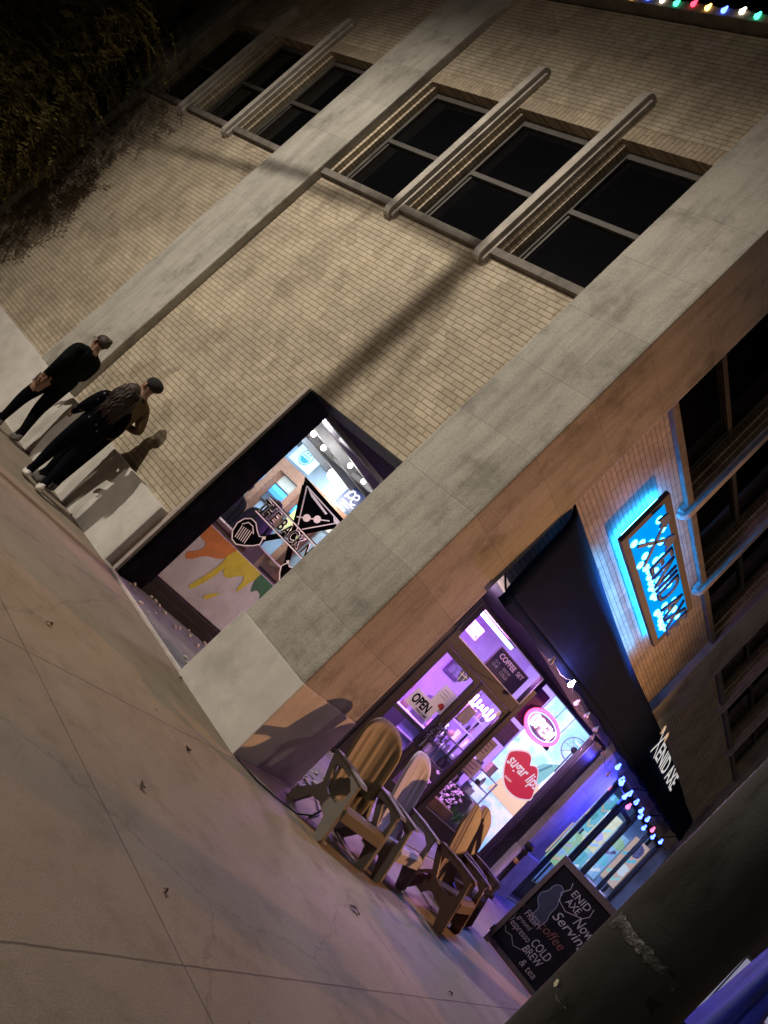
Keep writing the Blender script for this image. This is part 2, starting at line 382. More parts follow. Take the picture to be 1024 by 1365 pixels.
def bay(T, u0, u1, piers, hole=None, sgn=1, skirt=0.0):
    """one brick bay between pilasters: hole is the (u0, u1, head) of a shop opening; sgn +1 when the low-u end is the near one"""
    SZ, HZ = 5.37, 7.31
    m = MB(T)
    if hole:
        a, b, h = hole
        if a > u0: m.box(u0, a, WD, .5, -.3, SZ-.10)
        if b < u1: m.box(b, u1, WD, .5, -.3, SZ-.10)
        m.box(max(a, u0), min(b, u1), WD, .5, h, SZ-.10)
    else: m.box(u0, u1, WD, .5, -.3, SZ-.10)
    m.box(u0, u1, WD, .5, HZ+.215, TOP-.04)
    m.build('brick_wall', BRICK, bld)
    m = MB(T); m.box(u0, u1, WD-.003, .5, HZ, HZ+.215); m.build('soldier_course', SOLDIER, bld)
    for c in piers:
        m = MB(T); m.box(c-.145, c+.145, WD, WD+.07, SZ, HZ); m.box(c-.20, c+.20, WD+.07, .5, SZ, HZ); m.box(c-.10, c+.10, WD-.05, WD, SZ-.10, HZ+.5)
        m.build('stepped_pier', BRICK, bld)
    for e, s in ((u0, 1), (u1, -1)):
        m = MB(T); m.box(min(e, e+s*.07), max(e, e+s*.07), WD, WD+.07, SZ, HZ); m.box(min(e, e+s*.13), max(e, e+s*.13), WD+.07, .5, SZ, HZ)
        m.build('stepped_jamb', BRICK, bld)
    for c in piers:
        m = MB(T); m.prism(fin_profile(.0, 5.13, 7.98, .10), c-.055, c+.055, 'yzx')
        m.prism(fin_profile(.055, 5.17, 7.90, .03), c-.105, c-.057, 'yzx'); m.prism(fin_profile(.055, 5.17, 7.90, .03), c+.057, c+.105, 'yzx')
        m.build('stone_fin', FINST, bld, bevel=.008)
    m = MB(T); edges = [u0]+[x for c in piers for x in (c-.108, c+.108)]+[u1]
    for a, b in zip(edges[::2], edges[1::2]): m.box(a, b, .05, .5, SZ-.10, SZ)
    m.build('window_sill', SILL, bld, bevel=.008)
    # windows
    ends = [u0+.13]+[x for c in piers for x in (c-.20, c+.20)]+[u1-.13]
    for a, b in zip(ends[::2], ends[1::2]):
        m = MB(T); d0, d1 = .27, .33
        m.box(a, a+.07, d0, d1, SZ, HZ); m.box(b-.07, b, d0, d1, SZ, HZ)
        m.box(a+.07, b-.07, d0, d1, HZ-.10, HZ); m.box(a+.07, b-.07, d0, d1, SZ, SZ+.08)
        m.box(a+.072, b-.072, d0-.012, d1-.02, 6.26, 6.33)
        m.box(a+.07, a+.11, d0+.02, d1, SZ+.08, 6.26); m.box(b-.11, b-.07, d0+.02, d1, SZ+.08, 6.26)
        wf = m.build('window', FRAME, bld, bevel=.006)
        m = MB(T); m.box(a+.07, b-.07, d0+.035, d1+.005, SZ+.08, HZ-.10); m.build('pane', DARKGLASS, wf)
bay(FL, 1.03, 5.81, (2.48, 4.145), hole=(1.03, 2.78, 2.87))
bay(FL, 6.92, 11.75, (8.47, 10.12))
bay(FF, 1.09, 7.47, (3.22, 5.36), hole=(1.09, 7.47, 2.87))
bay(FF, 8.65, 16.3, (10.7, 13.7), hole=(8.65, 16.3, 2.87))
bay(FL, 12.85, 20.0, (15.0, 17.5))
m = MB(); m.box(-.03, .5, 1.09, 20, TOP-.002, TOP+.14); m.box(-.03, 17.5, -.03, .5, TOP+.0, TOP+.143); m.box(-.03, .5, .5, 1.09, TOP, TOP+.141)
m.build('coping', SILL, bld, bevel=.01)
m = MB(); m.box(.5, 17.5, .5, 20, 8.6, 8.75); m.build('roof', BLACKMETAL, bld)
m = MB(); m.box(17.3, 17.5, .6, 20, -.3, TOP); m.box(.5, 17.3, 19.8, 20, -.3, TOP); m.build('rear_wall', BRICK, bld)

# floor slab over the shops, soffit of the recessed entry, ceiling
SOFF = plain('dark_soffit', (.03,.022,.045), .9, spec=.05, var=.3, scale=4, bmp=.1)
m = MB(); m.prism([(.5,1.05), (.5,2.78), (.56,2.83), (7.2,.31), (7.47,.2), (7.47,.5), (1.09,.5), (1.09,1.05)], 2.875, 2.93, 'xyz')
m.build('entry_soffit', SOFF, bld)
m = MB(); m.box(.12, .5, 1.03, 2.78, 2.85, 2.869); m.build('window_head_trim', BLACKMETAL, bld)
m = MB(); m.box(.5, 17.3, .5, 19.8, 3.9, 4.1); m.build('upper_floor', SOFF, bld)
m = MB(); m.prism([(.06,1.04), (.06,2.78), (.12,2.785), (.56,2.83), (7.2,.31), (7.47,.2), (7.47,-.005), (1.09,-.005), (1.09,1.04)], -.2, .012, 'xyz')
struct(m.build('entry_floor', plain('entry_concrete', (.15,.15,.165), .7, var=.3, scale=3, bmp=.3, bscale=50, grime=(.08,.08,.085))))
m = MB(); m.box(-.015, .06, 1.05, 2.9, -.2, .022); m.build('threshold', plain('threshold_stone', (.5,.46,.42), .8, var=.2, scale=12, bmp=.3), bld, bevel=.008)
# dark metal return beside the side opening, stone casing at the wall edge
m = MB(); m.prism([(.125,2.778), (.125,2.70), (.56,2.765), (.56,2.84)], .012, 2.85, 'xyz'); m.build('return_panel', plain('black_panel', (.004,.004,.006), .9, var=.4, scale=6, bmp=.06, spec=.0), bld, bevel=.004)
m = MB(); m.box(.085, .3, 2.782, 2.845, .0, 2.86); m.build('casing', plain('pink_casing', (.5,.44,.4), .8, var=.15, scale=9, bmp=.2), bld, bevel=.006)

t = thing('entry_downlight', 'small round ceiling lamp in the recessed entry behind the corner pier', 'lamp', (2.3, 1.0, 2.80))
m = MB(); m.lathe((0,0,0), [(.09,.0), (.09,.074)], 20); m.build('housing', BLACKMETAL, t)
m = MB(); m.lathe((0,0,-.012), [(.03,.0), (.07,.004), (.075,.0115)], 20); m.build('lens', glow('entry_lens', (1.0,.8,.9), 8), t)
# ------------------------------------------------------------------ slanted shop front
sf = MB(SF); H = 2.81
for a, b in ((-.36, 0.0), (1.62, 1.72), (3.43, 3.53), (5.0, 5.06), (7.11, 7.2)): sf.box(a, b, -.06, .05, .012 if a > 0 else .012, 2.872)
sf.box(0, 1.62, -.058, .052, 2.80, 2.87); sf.box(1.72, 3.43, -.058, .052, 2.815, 2.87); sf.box(5.06, 7.11, -.058, .052, 2.81, 2.87)
sf.box(1.72, 3.43, -.055, .045, 2.12, 2.29)                    # transom rail
sf.box(0, 1.62, -.05, .04, .012, .30); sf.box(5.06, 7.11, -.05, .06, .012, .21); sf.box(5.06, 7.11, -.03, .085, .012, .12)
sf.box(3.53, 5.0, -.04, .03, .012, 2.872)
front = sf.build('shopfront_frame', BRONZE, bld, bevel=.005)
m = MB(SF); m.box(-.34, -.01, .052, .075, .02, 2.86); m.build('tile_panel', plain('black_tile', (.03,.027,.03), .25, var=.25, scale=5, bmp=.05), bld)
for a, b, c, d in ((0, 1.62, .30, 2.80), (1.72, 3.43, 2.29, 2.815), (5.06, 7.11, .21, 2.81)):
    m = MB(SF); m.box(a, b, -.004, .004, c, d); m.build('display_pane', GLASS, bld)
m = MB(SF); m.box(1.735, 3.42, .046, .054, 2.285, 2.30); m.box(1.72, 1.735, .046, .058, 2.29, 2.81); m.box(1.735, 3.42, .046, .054, 2.80, 2.812)
m.build('transom_bead', plain('pale_bead', (.45,.4,.38), .4, var=.1), front)
for a, b in ((1.725, 2.50), (2.535, 3.425)):
    m = MB(SF)
    m.box(a, a+.07, -.03, .03, .02, 2.115); m.box(b-.07, b, -.03, .03, .02, 2.115); m.box(a+.07, b-.07, -.03, .03, 2.03, 2.115); m.box(a+.07, b-.07, -.03, .03, .02, .26)
    dr = m.build('door', BRONZE, bld, bevel=.004)
    m = MB(SF); m.box(a+.07, b-.07, -.004, .004, .26, 2.03); m.build('pane', GLASS, dr)
    m = MB(SF); hs = b-.035 if a < 2 else a+.035
    m.tube([(hs, .03, .85), (hs, .085, .87), (hs, .085, 1.28), (hs, .03, 1.30)], .012); m.build('handle', plain('steel', (.5,.5,.5), .25, metal=1.0, var=.05), dr)
    if a > 2:
        m = MB(SF); m.box(a+.07, b-.07, -.075, -.045, 1.0, 1.06); m.build('push_bar', plain('steel', (.5,.5,.5)), dr)

# ------------------------------------------------------------------ inside the shop: shell
INW = plain('inside_wall', (.55,.55,.58), .7, var=.1, bmp=.1)
INB = plain('inside_blue_wall', (.42,.55,.68), .6, var=.12, scale=3, bmp=.05)
INC = plain('inside_ceiling', (.20,.20,.21), .7, var=.3, scale=2, bmp=.2)
INRED = brickmat('inside_brick', .2, .07, (.48,.22,.14), (.40,.18,.11), (.4,.33,.28))
WOOD = plain('brown_wood', (.16,.09,.055), .5, var=.35, scale=5, bmp=.2)
TAN = plain('tan_board', (.36,.24,.14), .7, var=.12, scale=6, bmp=.1)
CARDB = plain('pale_board', (.55,.42,.28), .7, var=.12, scale=6, bmp=.1)
m = MB(); m.prism([(.56,2.9), (7.47,.31), (8.5,.33), (8.6,3.0), (12.6,3.0), (12.6,7), (8.2,7), (8.2,14), (.56,14)], 3.42, 3.5, 'xyz'); m.build('shop_ceiling', INC, bld)
m = MB()
for k in range(7):
    y = 4.2+k*1.25; m.box(.7, 8.0, y, y+.14, 3.22, 3.42)
for k in range(3): m.tube([(1.5+k*2.2, 3, 3.3), (1.5+k*2.2, 13.5, 3.3)], .07)
m.build('ceiling_beams', INC, bld)
m = MB(); m.prism([(.56,2.86), (7.2,.33), (7.47,.31), (8.5,.33), (8.6,3.0), (12.6,3.0), (12.6,7), (8.2,7), (8.2,14), (.56,14)], -.2, .03, 'xyz'); m.build('shop_floor', WOOD, bld)
m = MB(); m.box(8.0, 8.2, 7.0, 14, .03, 3.42); m.box(.5, 8.0, 13.8, 14, .03, 3.42); m.box(.5, .56, 2.86, 13.8, .03, 3.42); m.build('hall_wall', INB, bld)
m = MB(); m.box(8.0, 12.6, 6.8, 7.0, .03, 3.42); m.box(12.4, 12.6, 2.9, 6.8, .03, 3.42); m.box(7.47, 8.62, .302, .36, .03, 3.42); m.box(8.55, 8.64, .36, 3.0, .03, 3.42); m.box(8.64, 12.4, 2.9, 3.0, .03, 3.42); m.build('cafe_wall', INW, bld)
# golf bays along the far hall wall: brick header and pillars, screens in between
m = MB(); m.box(7.72, 8.0, 6.9, 13.8, 2.50, 2.78)
for y in (7.05, 8.10, 9.08, 10.08, 11.2, 12.4): m.box(7.72, 8.0, y, y+.22, .03, 2.50)
m.build('bay_surround', INRED, bld)
def scene_screen(name, y0, y1, z0, z1, x, lab, cols, strength=1.6):
    t = thing(name, lab, 'screen', (x, (y0+y1)/2, z0))
    m = MB(); dx = 0.0
    m.box(.012, .05, -(y1-y0)/2-.02, (y1-y0)/2+.02, -.02, z1-z0+.02); m.build('housing', BLACKMETAL, t)
    m = MB(); n = len(cols)
    mats = []
    for i, c in enumerate(cols):
        m.mi = i; a = (z1-z0)*i/n; b = (z1-z0)*(i+1)/n; m.box(0, .01, -(y1-y0)/2, (y1-y0)/2, a, b-.001); mats.append(glow('screen_glow_%d_%d_%d' % tuple(int(q*99) for q in c), c, strength))
    m.build('display', mats, t); return t
labs = ['golf simulator screen with dark turf nearest the desk', 'golf simulator screen showing blue water and dark ground, behind the seated people', 'golf simulator screen in the middle brick bay', 'golf simulator screen in the farthest brick bay']
for i, y in enumerate((8.34, 9.32, 10.34, 11.48)):
    scene_screen('simulator_screen', y, y+.72, 1.72, 2.18, 7.90, labs[i], [(.05,.07,.10), (.03,.05,.09), (.05,.25,.75), (.08,.45,.95)], 2.2)
m = MB()
for y in (7.28, 8.33, 9.31, 10.31, 11.43): m.box(7.93, 7.99, y, y+.76, 2.22, 2.48)
m.build('bay_panel', plain('cream_panel', (.65,.58,.48), .6, var=.1), bld)
# the hall's own lamps
FIX = glow('bulb_glow', (1.0,.93,.85), 10.0)
for i, (x, y, r, lb) in enumerate(((4.9,7.25,.06,'small round ceiling lamp nearest the side wall'), (5.45,7.35,.06,'small round ceiling lamp beside the pendant pair'), (7.1,8.2,.13,'bright round pendant lamp, left one of the pair'), (7.4,8.35,.13,'bright round pendant lamp, right one of the pair'), (5.0,6.1,.05,'small ceiling spot lamp on the dark beam'), (5.4,5.95,.05,'small ceiling spot lamp close to the corner pier'))):
    t = thing('ceiling_lamp', lb+' inside the shop', 'lamp', (x, y, 3.4), group='lamps on the shop ceiling')
    m = MB(); m.tube([(0,0,0.02), (0,0,-.1)], .015); m.build('stem', BLACKMETAL, t)
    m = MB(); m.ball((0,0,-.1-r), r); m.build('bulb', FIX, t)
for q in ((4.9,7.25,3.10), (7.2,8.2,2.90), (5.0,6.1,3.12), (3.2,5.4,3.15)): lamp('pendant_light', 'POINT', q, 55, (1.0,.93,.88), shadow_soft_size=.06)
lamp('hall_screen_light', 'AREA', (6.6, 9.6, 3.1), 130, (.6,.8,1.0), (8.0, 9.6, 2.6), size=2.5)

# hanging signs in the hall
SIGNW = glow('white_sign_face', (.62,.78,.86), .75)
def wallsign(name, lab, cat, x, y0, y1, z0, z1, face):
    """on the hall's far wall (faces -x); y1 is its left edge as one looks at it"""
    t = thing(name, lab, cat, (x, (y0+y1)/2, z0))
    h = (y1-y0)/2
    m = MB(); m.box(0, .03, -h, h, 0, z1-z0); m.build('panel', face, t, bevel=.004)
    return t, h, z1-z0
t, h, H2 = wallsign('hanging_sign', 'white square sign with a teal oval emblem high on the blue hall wall', 'sign', 7.62, 9.25, 10.1, 2.84, 3.32, SIGNW)
TEAL = plain('teal_ink', (.02,.30,.38), .5, var=.1)
m = MB(lambda a, b, c: (-.004+b, a, c)); m.strip(arc(0, .28, .20, .20, 0, 360, 28)[:-1], .025, 0, True)
m.poly([(a, 0, c) for a, c in arc(0, .25, .16, .13, 180, 360, 12)])
m.poly([(-.09,0,.36), (-.02,0,.36), (-.05,0,.43)]); m.poly([(.02,0,.36), (.09,0,.36), (.05,0,.43)])
m.build('emblem', TEAL, t)
m = MB(lambda a, b, c: (-.004+b, a, c)); m.strip([(-.15,.29), (.15,.29)], .02); m.strip([(-.12,.325), (.12,.325)], .012); m.build('small_print', TEAL, t)
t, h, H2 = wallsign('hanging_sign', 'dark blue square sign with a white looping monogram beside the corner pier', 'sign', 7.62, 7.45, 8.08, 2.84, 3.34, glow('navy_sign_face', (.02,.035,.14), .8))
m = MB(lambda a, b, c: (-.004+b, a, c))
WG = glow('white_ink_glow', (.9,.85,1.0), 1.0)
m.strip(arc(.10, .34, .09, .09, 40, 320, 14), .04); m.strip([(.20,.46), (.20,.20)], .04); m.strip([(.20,.30), (.12,.42)], .03)
m.strip(arc(-.07, .36, .07, .06, 20, 250, 10), .04); m.strip(arc(-.10, .25, .09, .07, -160, 70, 10), .04)
m.strip([(-.22,.13), (.22,.13)], .03); m.strip([(-.14,.07), (.14,.07)], .02); m.build('monogram', WG, t)
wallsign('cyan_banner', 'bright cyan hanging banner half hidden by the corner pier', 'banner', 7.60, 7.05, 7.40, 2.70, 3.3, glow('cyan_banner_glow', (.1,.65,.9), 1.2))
wallsign('yellow_notice', 'pale yellow notice board under the brick header of the hall', 'notice', 7.66, 8.1, 8.75, 1.55, 2.1, plain('yellow_paper', (.75,.72,.25), .6, var=.06))

# desk and boxes behind the side glass
t = thing('reception_desk', 'dark brown desk standing inside behind the painted drip board', 'desk', (0,0,0))
m = MB(SF); m.box(5.45, 7.0, -1.35, -.95, .03, 1.06); m.build('body', WOOD, t, bevel=.01)
m = MB(SF); m.box(5.40, 7.05, -1.40, -.90, 1.06, 1.11); m.build('top', plain('desk_top', (.22,.13,.08), .4, var=.2), t, bevel=.008)
t = thing('wooden_crate', 'tan board crate with a dark slot behind the golf club decal', 'crate', (0,0,0))
m = MB(SF); m.box(5.72, 6.28, -.55, -.12, .03, 1.24); m.build('body', TAN, t, bevel=.008)
m = MB(SF); m.box(5.80, 6.20, -.118, -.112, 1.06, 1.09); m.build('slot', BLACKMETAL, t)
# painted drip board leaning on the glass
PB = plain('board_white', (.66,.63,.66), .7, var=.12, scale=5, bmp=.15, grime=(.56,.52,.54))
t = thing('painted_board', 'white board with orange, yellow and green paint drips behind the side glass', 'painted board', (0,0,0))
m = MB(SF); m.box(5.35, 7.10, -.05, -.012, .23, 1.04); m.build('board', PB, t)
def drip(name, mat, pts, d):
    m = MB(SF); m.poly([(s, d, z) for s, z in pts]); m.build(name, mat, t)
drip('orange_paint', plain('orange_paint', (.72,.24,.05), .55, var=.15, scale=7), [(7.10,1.038), (6.60,1.038), (6.62,.93), (6.66,.84), (6.72,.80), (6.80,.76), (6.86,.70), (6.905,.62), (6.96,.575), (7.005,.60), (7.01,.65), (6.96,.70), (6.92,.76), (6.91,.82), (6.95,.86), (7.03,.86), (7.09,.90)], -.009)
drip('yellow_paint', plain('yellow_paint', (.75,.62,.06), .55, var=.12, scale=7), [(6.60,1.036), (6.17,1.036), (6.17,.94), (6.19,.84), (6.21,.70), (6.235,.69), (6.25,.73), (6.26,.82), (6.30,.88), (6.36,.83), (6.40,.76), (6.46,.72), (6.52,.74), (6.55,.80), (6.56,.66), (6.60,.50), (6.64,.37), (6.68,.35), (6.70,.39), (6.67,.50), (6.63,.68), (6.62,.82), (6.64,.92)], -.0085)
drip('green_paint', plain('green_paint', (.04,.17,.07), .55, var=.12, scale=7), [(6.17,1.035), (5.36,1.035), (5.36,.7), (5.7,.72), (5.93,.80), (5.99,.86), (6.05,.86), (6.09,.80), (6.13,.86), (6.16,.92)], -.008)
drip('yellow_drip', plain('yellow_paint', (.75,.62,.06)), [(6.34,.56), (6.41,.40), (6.45,.37), (6.475,.41), (6.44,.47)], -.0075)

# window decal: crossed clubs, cocktail glass and the name
DW = plain('decal_white', (.80,.80,.80), .5, var=.03, bmp=0); DB = plain('decal_black', (.003,.003,.004), .8, var=.1, bmp=0, spec=.0)
t = thing('window_decal', 'black and white crossed golf clubs and cocktail glass decal with lettering on the side glass', 'window decal', (0,0,0))
S0 = 6.27
def mir(pts): return [(2*S0-s, z) for s, z in pts]
blk = MB(SF); wht = MB(SF); d1, d2, d3 = .008, .0105, .013
blk.poly([(6.70,d1,2.19), (5.84,d1,2.19), (6.27,d1,1.60)])
for q in ([(5.92,2.12), (6.30,1.60), (6.50,1.33), (6.56,1.27)],):
    for p in (q, mir(q)): blk.strip(p, .075, d1)
head = [(6.50,1.36), (6.55,1.33), (6.62,1.36), (6.70,1.41), (6.78,1.41), (6.84,1.35), (6.86,1.26), (6.83,1.16), (6.76,1.09), (6.68,1.08), (6.60,1.13), (6.52,1.20), (6.47,1.27)]
inner = [(6.80,1.35), (6.83,1.26), (6.80,1.17), (6.73,1.12), (6.66,1.12)]
for mm in (lambda p: p, mir):
    h = mm(head); blk.poly([(s, d1+.0004, z) for s, z in h]); wht.strip(h, .014, d2, True); wht.strip(mm([(6.62,1.30), (6.70,1.36), (6.77,1.355), (6.81,1.29)]), .012, d2)
    for k in range(6): wht.strip(mm([(6.655+.028*k, 1.310-.006*k), (6.615+.028*k, 1.150-.004*k)]), .010, d2)
    wht.strip(mm([(5.97,2.10), (6.25,1.72)]), .013, d2); wht.poly([(s, d2, z) for s, z in mm([(6.49,1.385), (6.52,1.355), (6.50,1.325), (6.465,1.355)])])
    wht.strip(mm([(5.905,2.155), (5.80,2.155)]), .001, d2)
wht.strip([(6.60,2.13), (5.94,2.13)], .016, d2); wht.strip([(6.60,2.13), (6.27,1.69)], .014, d2)
wht.poly([(6.58,d2,2.125), (6.46,d2,2.085), (6.16,d2,2.065), (6.15,d2,2.09), (6.40,d2,2.115)])
wht.poly([(6.07,d2,2.12), (6.0,d2,2.075), (5.95,d2,2.08), (5.95,d2,2.12)])
wht.strip([(6.40,1.80), (6.06,2.05)], .014, d2+.0005)
for a, b in ((6.30,1.875), (6.19,1.955)): wht.poly([(s, d2+.001, z) for s, z in arc(a, b, .05, .048, 0, 330, 11)])
for z in (1.505, 1.725): wht.strip([(6.82,z), (5.70,z)], .016, d3); blk.strip([(6.82,z+.014), (5.70,z+.014)], .012, d3)
blk.build('black_shapes', DB, t); wht.build('white_lines', DW, t)
X = -SFU; up = Vector((0,0,1))
lettering('lettering_outline', 'THE BACK NINE', DW, t, SF(6.835, .0128, 1.528), X, up, width=1.15, height=.175, extrude=.0004, bold=.05, spacing=1.12)
lettering('lettering', 'THE BACK NINE', DB, t, SF(6.825, .0145, 1.538), X, up, width=1.13, height=.155, extrude=.0004, bold=.012, spacing=1.12)

# ------------------------------------------------------------------ cafe side: what shows through the doors and the big window
def muralmat():
    m, nt, b = newmat('mural_glow_paint'); tc = nt.nodes.new('ShaderNodeTexCoord'); n = noise(nt, tc.outputs['Object'], 1.6, 6, .6)
    r = ramp(nt, n.outputs[0], [(.30, (.16,.52,.66)), (.45, (.30,.70,.78)), (.56, (.62,.80,.74)), (.70, (.20,.58,.62))])
    nt.links.new(r.outputs[0], b.inputs['Base Color']); nt.links.new(r.outputs[0], b.inputs['Emission Color']); b.inputs['Emission Strength'].default_value = .5; return m  # faint emission stands in for light falling on the mural
MURAL = muralmat()
def MY(y): return -3.935+(y+3.935)*.835
def MZ(z): return 1.6+(z-1.6)*.835
t = thing('mural', 'pale cyan wall mural with green leaves and yellow hills behind the big window', 'mural', (0,0,0))
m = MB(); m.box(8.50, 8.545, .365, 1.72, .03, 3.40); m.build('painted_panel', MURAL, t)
mg = MB(lambda a, b, c: (8.495-b, MY(a), MZ(c)))
mg.poly([(1.75,0,1.5), (1.5,0,2.3), (1.2,0,2.75), (.9,0,2.9), (.95,0,2.2), (1.2,0,1.6)]); mg.poly([(2.3,0,1.5), (2.0,0,2.1), (1.72,0,2.35), (1.8,0,1.5)])
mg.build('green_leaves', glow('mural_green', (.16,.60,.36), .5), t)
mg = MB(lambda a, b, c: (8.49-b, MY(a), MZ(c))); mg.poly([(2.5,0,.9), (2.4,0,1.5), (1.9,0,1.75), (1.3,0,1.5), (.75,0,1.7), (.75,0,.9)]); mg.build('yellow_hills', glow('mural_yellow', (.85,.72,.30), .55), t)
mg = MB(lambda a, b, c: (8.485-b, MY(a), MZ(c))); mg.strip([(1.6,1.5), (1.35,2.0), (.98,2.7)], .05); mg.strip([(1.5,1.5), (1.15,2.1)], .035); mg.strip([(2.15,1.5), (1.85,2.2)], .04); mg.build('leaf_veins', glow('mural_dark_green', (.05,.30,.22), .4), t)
t = thing('wall_fan', 'round dark wall fan mounted in front of the cyan mural', 'fan', (8.40, .78, 2.55))
m = MB(lambda a, b, c: (b, a, c)); m.strip(arc(0, 0, .22, .22, 0, 360, 24)[:-1], .02, 0, True)
for k in range(8): m.strip([(0,0), (.22*math.cos(k*.785), .22*math.sin(k*.785))], .008)
m.build('cage', plain('blue_grey_metal', (.10,.12,.22), .4, var=.1), t)
m = MB(); m.ball((.02,0,0), .06); m.tube([(.02,0,-.05), (.05,0,-.5)], .012); m.build('motor', BLACKMETAL, t)
m = MB(); m.box(8.49, 8.545, 1.73, 2.88, .03, 3.40); m.build('violet_wall', plain('lilac_wall', (.45,.36,.66), .7, var=.08), bld)
# counter, glass display case with stock
ST = plain('white_counter', (.62,.60,.66), .5, var=.1)
t = thing('display_case', 'glass bakery case with pale shelves and boxes behind the big window', 'display case', (0,0,0))
m = MB(SF); m.box(.10, 1.60, -1.15, -.55, .03, .74); m.build('cabinet', plain('case_dark', (.06,.05,.055), .5), t, bevel=.006)
m = MB(SF)
for z in (.76, .98, 1.20): m.box(.12, 1.58, -1.10, -.60, z, z+.02)
for s in (.12, .85, 1.56):
    for d in (-1.10, -.62): m.box(s, s+.02, d, d+.02, .74, 1.22)
m.build('shelf', plain('steel', (.5,.5,.5)), t)
sm = [plain('stock_white', (.72,.70,.74), .6, var=.05), plain('stock_pink', (.70,.42,.58), .6, var=.05), plain('stock_brown', (.28,.18,.13), .6, var=.1), plain('stock_lilac', (.45,.40,.66), .6, var=.1), plain('stock_dark', (.06,.05,.08), .5)]
nbox = 0
for z in (.78, 1.0, 1.22):
    s = .18
    while s < 1.5:
        wd = rnd.uniform(.06, .16); hh = rnd.uniform(.06, .17); dd = rnd.uniform(-1.0, -.72); k = rnd.randrange(5)
        m = MB(SF)
        if rnd.random() < .5: m.box(s, s+wd, dd, dd+.1, z, z+hh); m.box(s-.003, s+wd+.003, dd-.003, dd+.103, z+hh, z+hh+.02)
        else:
            c = SF(s+wd/2, dd+.05, z); m.T = ident; m.lathe(c, [(wd*.30, 0), (wd*.42, .02), (wd*.42, hh*.7), (wd*.25, hh*.85), (wd*.28, hh)], 12)
        o = m.build('stock_item', sm[k], None, bevel=0)
        tag(o, '%s %s on the %s shelf of the window display case' % (('white', 'pink', 'brown', 'lilac', 'dark')[k], ('carton', 'jar')[0 if len(o.data.vertices) < 20 else 1], ('lowest', 'middle', 'top')[int((z-.7)/.22)]), 'stock', 'stock in the window display case')
        s += wd+rnd.uniform(.02, .08); nbox += 1
for (s0, s1, z, cnt, lab) in ((.75, 1.55, 1.46, 7, 'upper'), (.75, 1.55, 1.72, 6, 'uppermost')):
    t = thing('wall_shelf', 'narrow white %s shelf behind the window display case' % lab, 'shelf', (0,0,0))
    m = MB(SF); m.box(s0, s1, -1.22, -1.04, z-.025, z); m.build('board', ST, t)
    m = MB(SF); m.box(s0+.02, s0+.04, -1.22, -1.19, .74, z-.025); m.box(s1-.04, s1-.02, -1.22, -1.19, .74, z-.025); m.build('upright', BLACKMETAL, t)
    for k in range(cnt):
        sx = s0+.06+k*(s1-s0-.1)/cnt; wd = rnd.uniform(.05,.10); hh = rnd.uniform(.07,.19); q = rnd.randrange(5); c = SF(sx+wd/2, -1.13, z)
        m = MB(); m.lathe(c, [(wd*.42, 0), (wd*.45, .02), (wd*.45, hh*.65), (wd*.22, hh*.8), (wd*.22, hh)], 10)
        tag(m.build('bottle', sm[q]), '%s bottle standing on the %s white wall shelf in the big window' % (('white','pink','brown','lilac','dark')[q], lab), 'bottle', 'bottles on the wall shelves')
for k, (sq, zq, lq) in enumerate(((.30, 2.80, .55), (.62, 2.80, .42), (1.3, 2.80, .3))):
    t = thing('pendant_lamp', ('long black pendant lamp nearest the window corner', 'black pendant lamp above the neon oval', 'short black pendant lamp at the window edge')[k], 'lamp', SF(sq, -.25, zq))
    m = MB(); m.tube([(0,0,.6), (.01,.01,0), (0,.02,-lq)], .006, 5); m.build('cable', BLACKMETAL, t)
    m = MB(); m.lathe((0,.02,-lq-.10), [(.05,0), (.045,.05), (.012,.10)], 12); m.build('shade', BLACKMETAL, t)
# menu boards and cards
SLATE = plain('slate', (.045,.035,.06), .8, var=.2)
t = thing('menu_board', 'dark chalk menu board with pink heading seen through the transom', 'menu board', (0,0,0))
m = MB(SF); m.box(1.78, 2.58, -.16, -.13, 2.28, 2.66); m.build('board', SLATE, t)
m = MB(SF); m.strip([(2.58,2.66), (1.78,2.66), (1.78,2.28), (2.58,2.28)], .03, -.125, True); m.build('frame', WOOD, t)
PK = glow('pink_chalk', (.75,.40,.58), .6)
lettering('heading', 'COFFEE', PK, t, SF(2.50, -.12, 2.54), X, up, width=.42, height=.085, extrude=.001, bold=.02)
GC = plain('grey_chalk', (.45,.45,.48), .9)
lettering('menu_lines', 'SOY\nCUP', GC, t, SF(2.50, -.12, 2.40), X, up, width=.13, height=.10, extrude=.001)
lettering('menu_lines', 'BREW\nCOLD', GC, t, SF(2.28, -.12, 2.38), X, up, width=.2, height=.12, extrude=.001)
lettering('menu_lines', 'SET', PK, t, SF(2.02, -.12, 2.55), X, up, width=.17, height=.07, extrude=.001)
# things seen in the transom: ceiling beam, cyan tube lights, dotted panel
m = MB(SF); m.box(1.6, 4.2, -1.5, -1.2, 2.95, 3.4); m.build('bulkhead', plain('pink_brown_plaster', (.45,.30,.24), .7, var=.1), bld)
t = thing('tube_light', 'pale cyan tube light under the brown bulkhead inside the door', 'light', (0,0,0))
m = MB(SF); m.box(1.5, 2.95, -1.18, -1.1, 2.86, 2.93); m.build('tube', glow('cyan_tube', (.45,.85,1.0), 1.6), t)
m = MB(SF); m.box(1.48, 2.97, -1.2, -1.09, 2.93, 2.95); m.build('housing', BLACKMETAL, t)
t = thing('perforated_panel', 'pinkish white panel with dark dots hanging inside above the door', 'panel', (0,0,0))
m = MB(SF); m.box(2.35, 3.30, -.92, -.89, 2.50, 2.72); m.build('board', glow('dot_panel', (.60,.47,.50), .5), t)
m = MB(SF)
for k in range(9): m.poly([(a, -.885, c) for a, c in arc(3.2-k*.1, 2.56+.1*(k % 2), .012, .012, 0, 324, 9)])
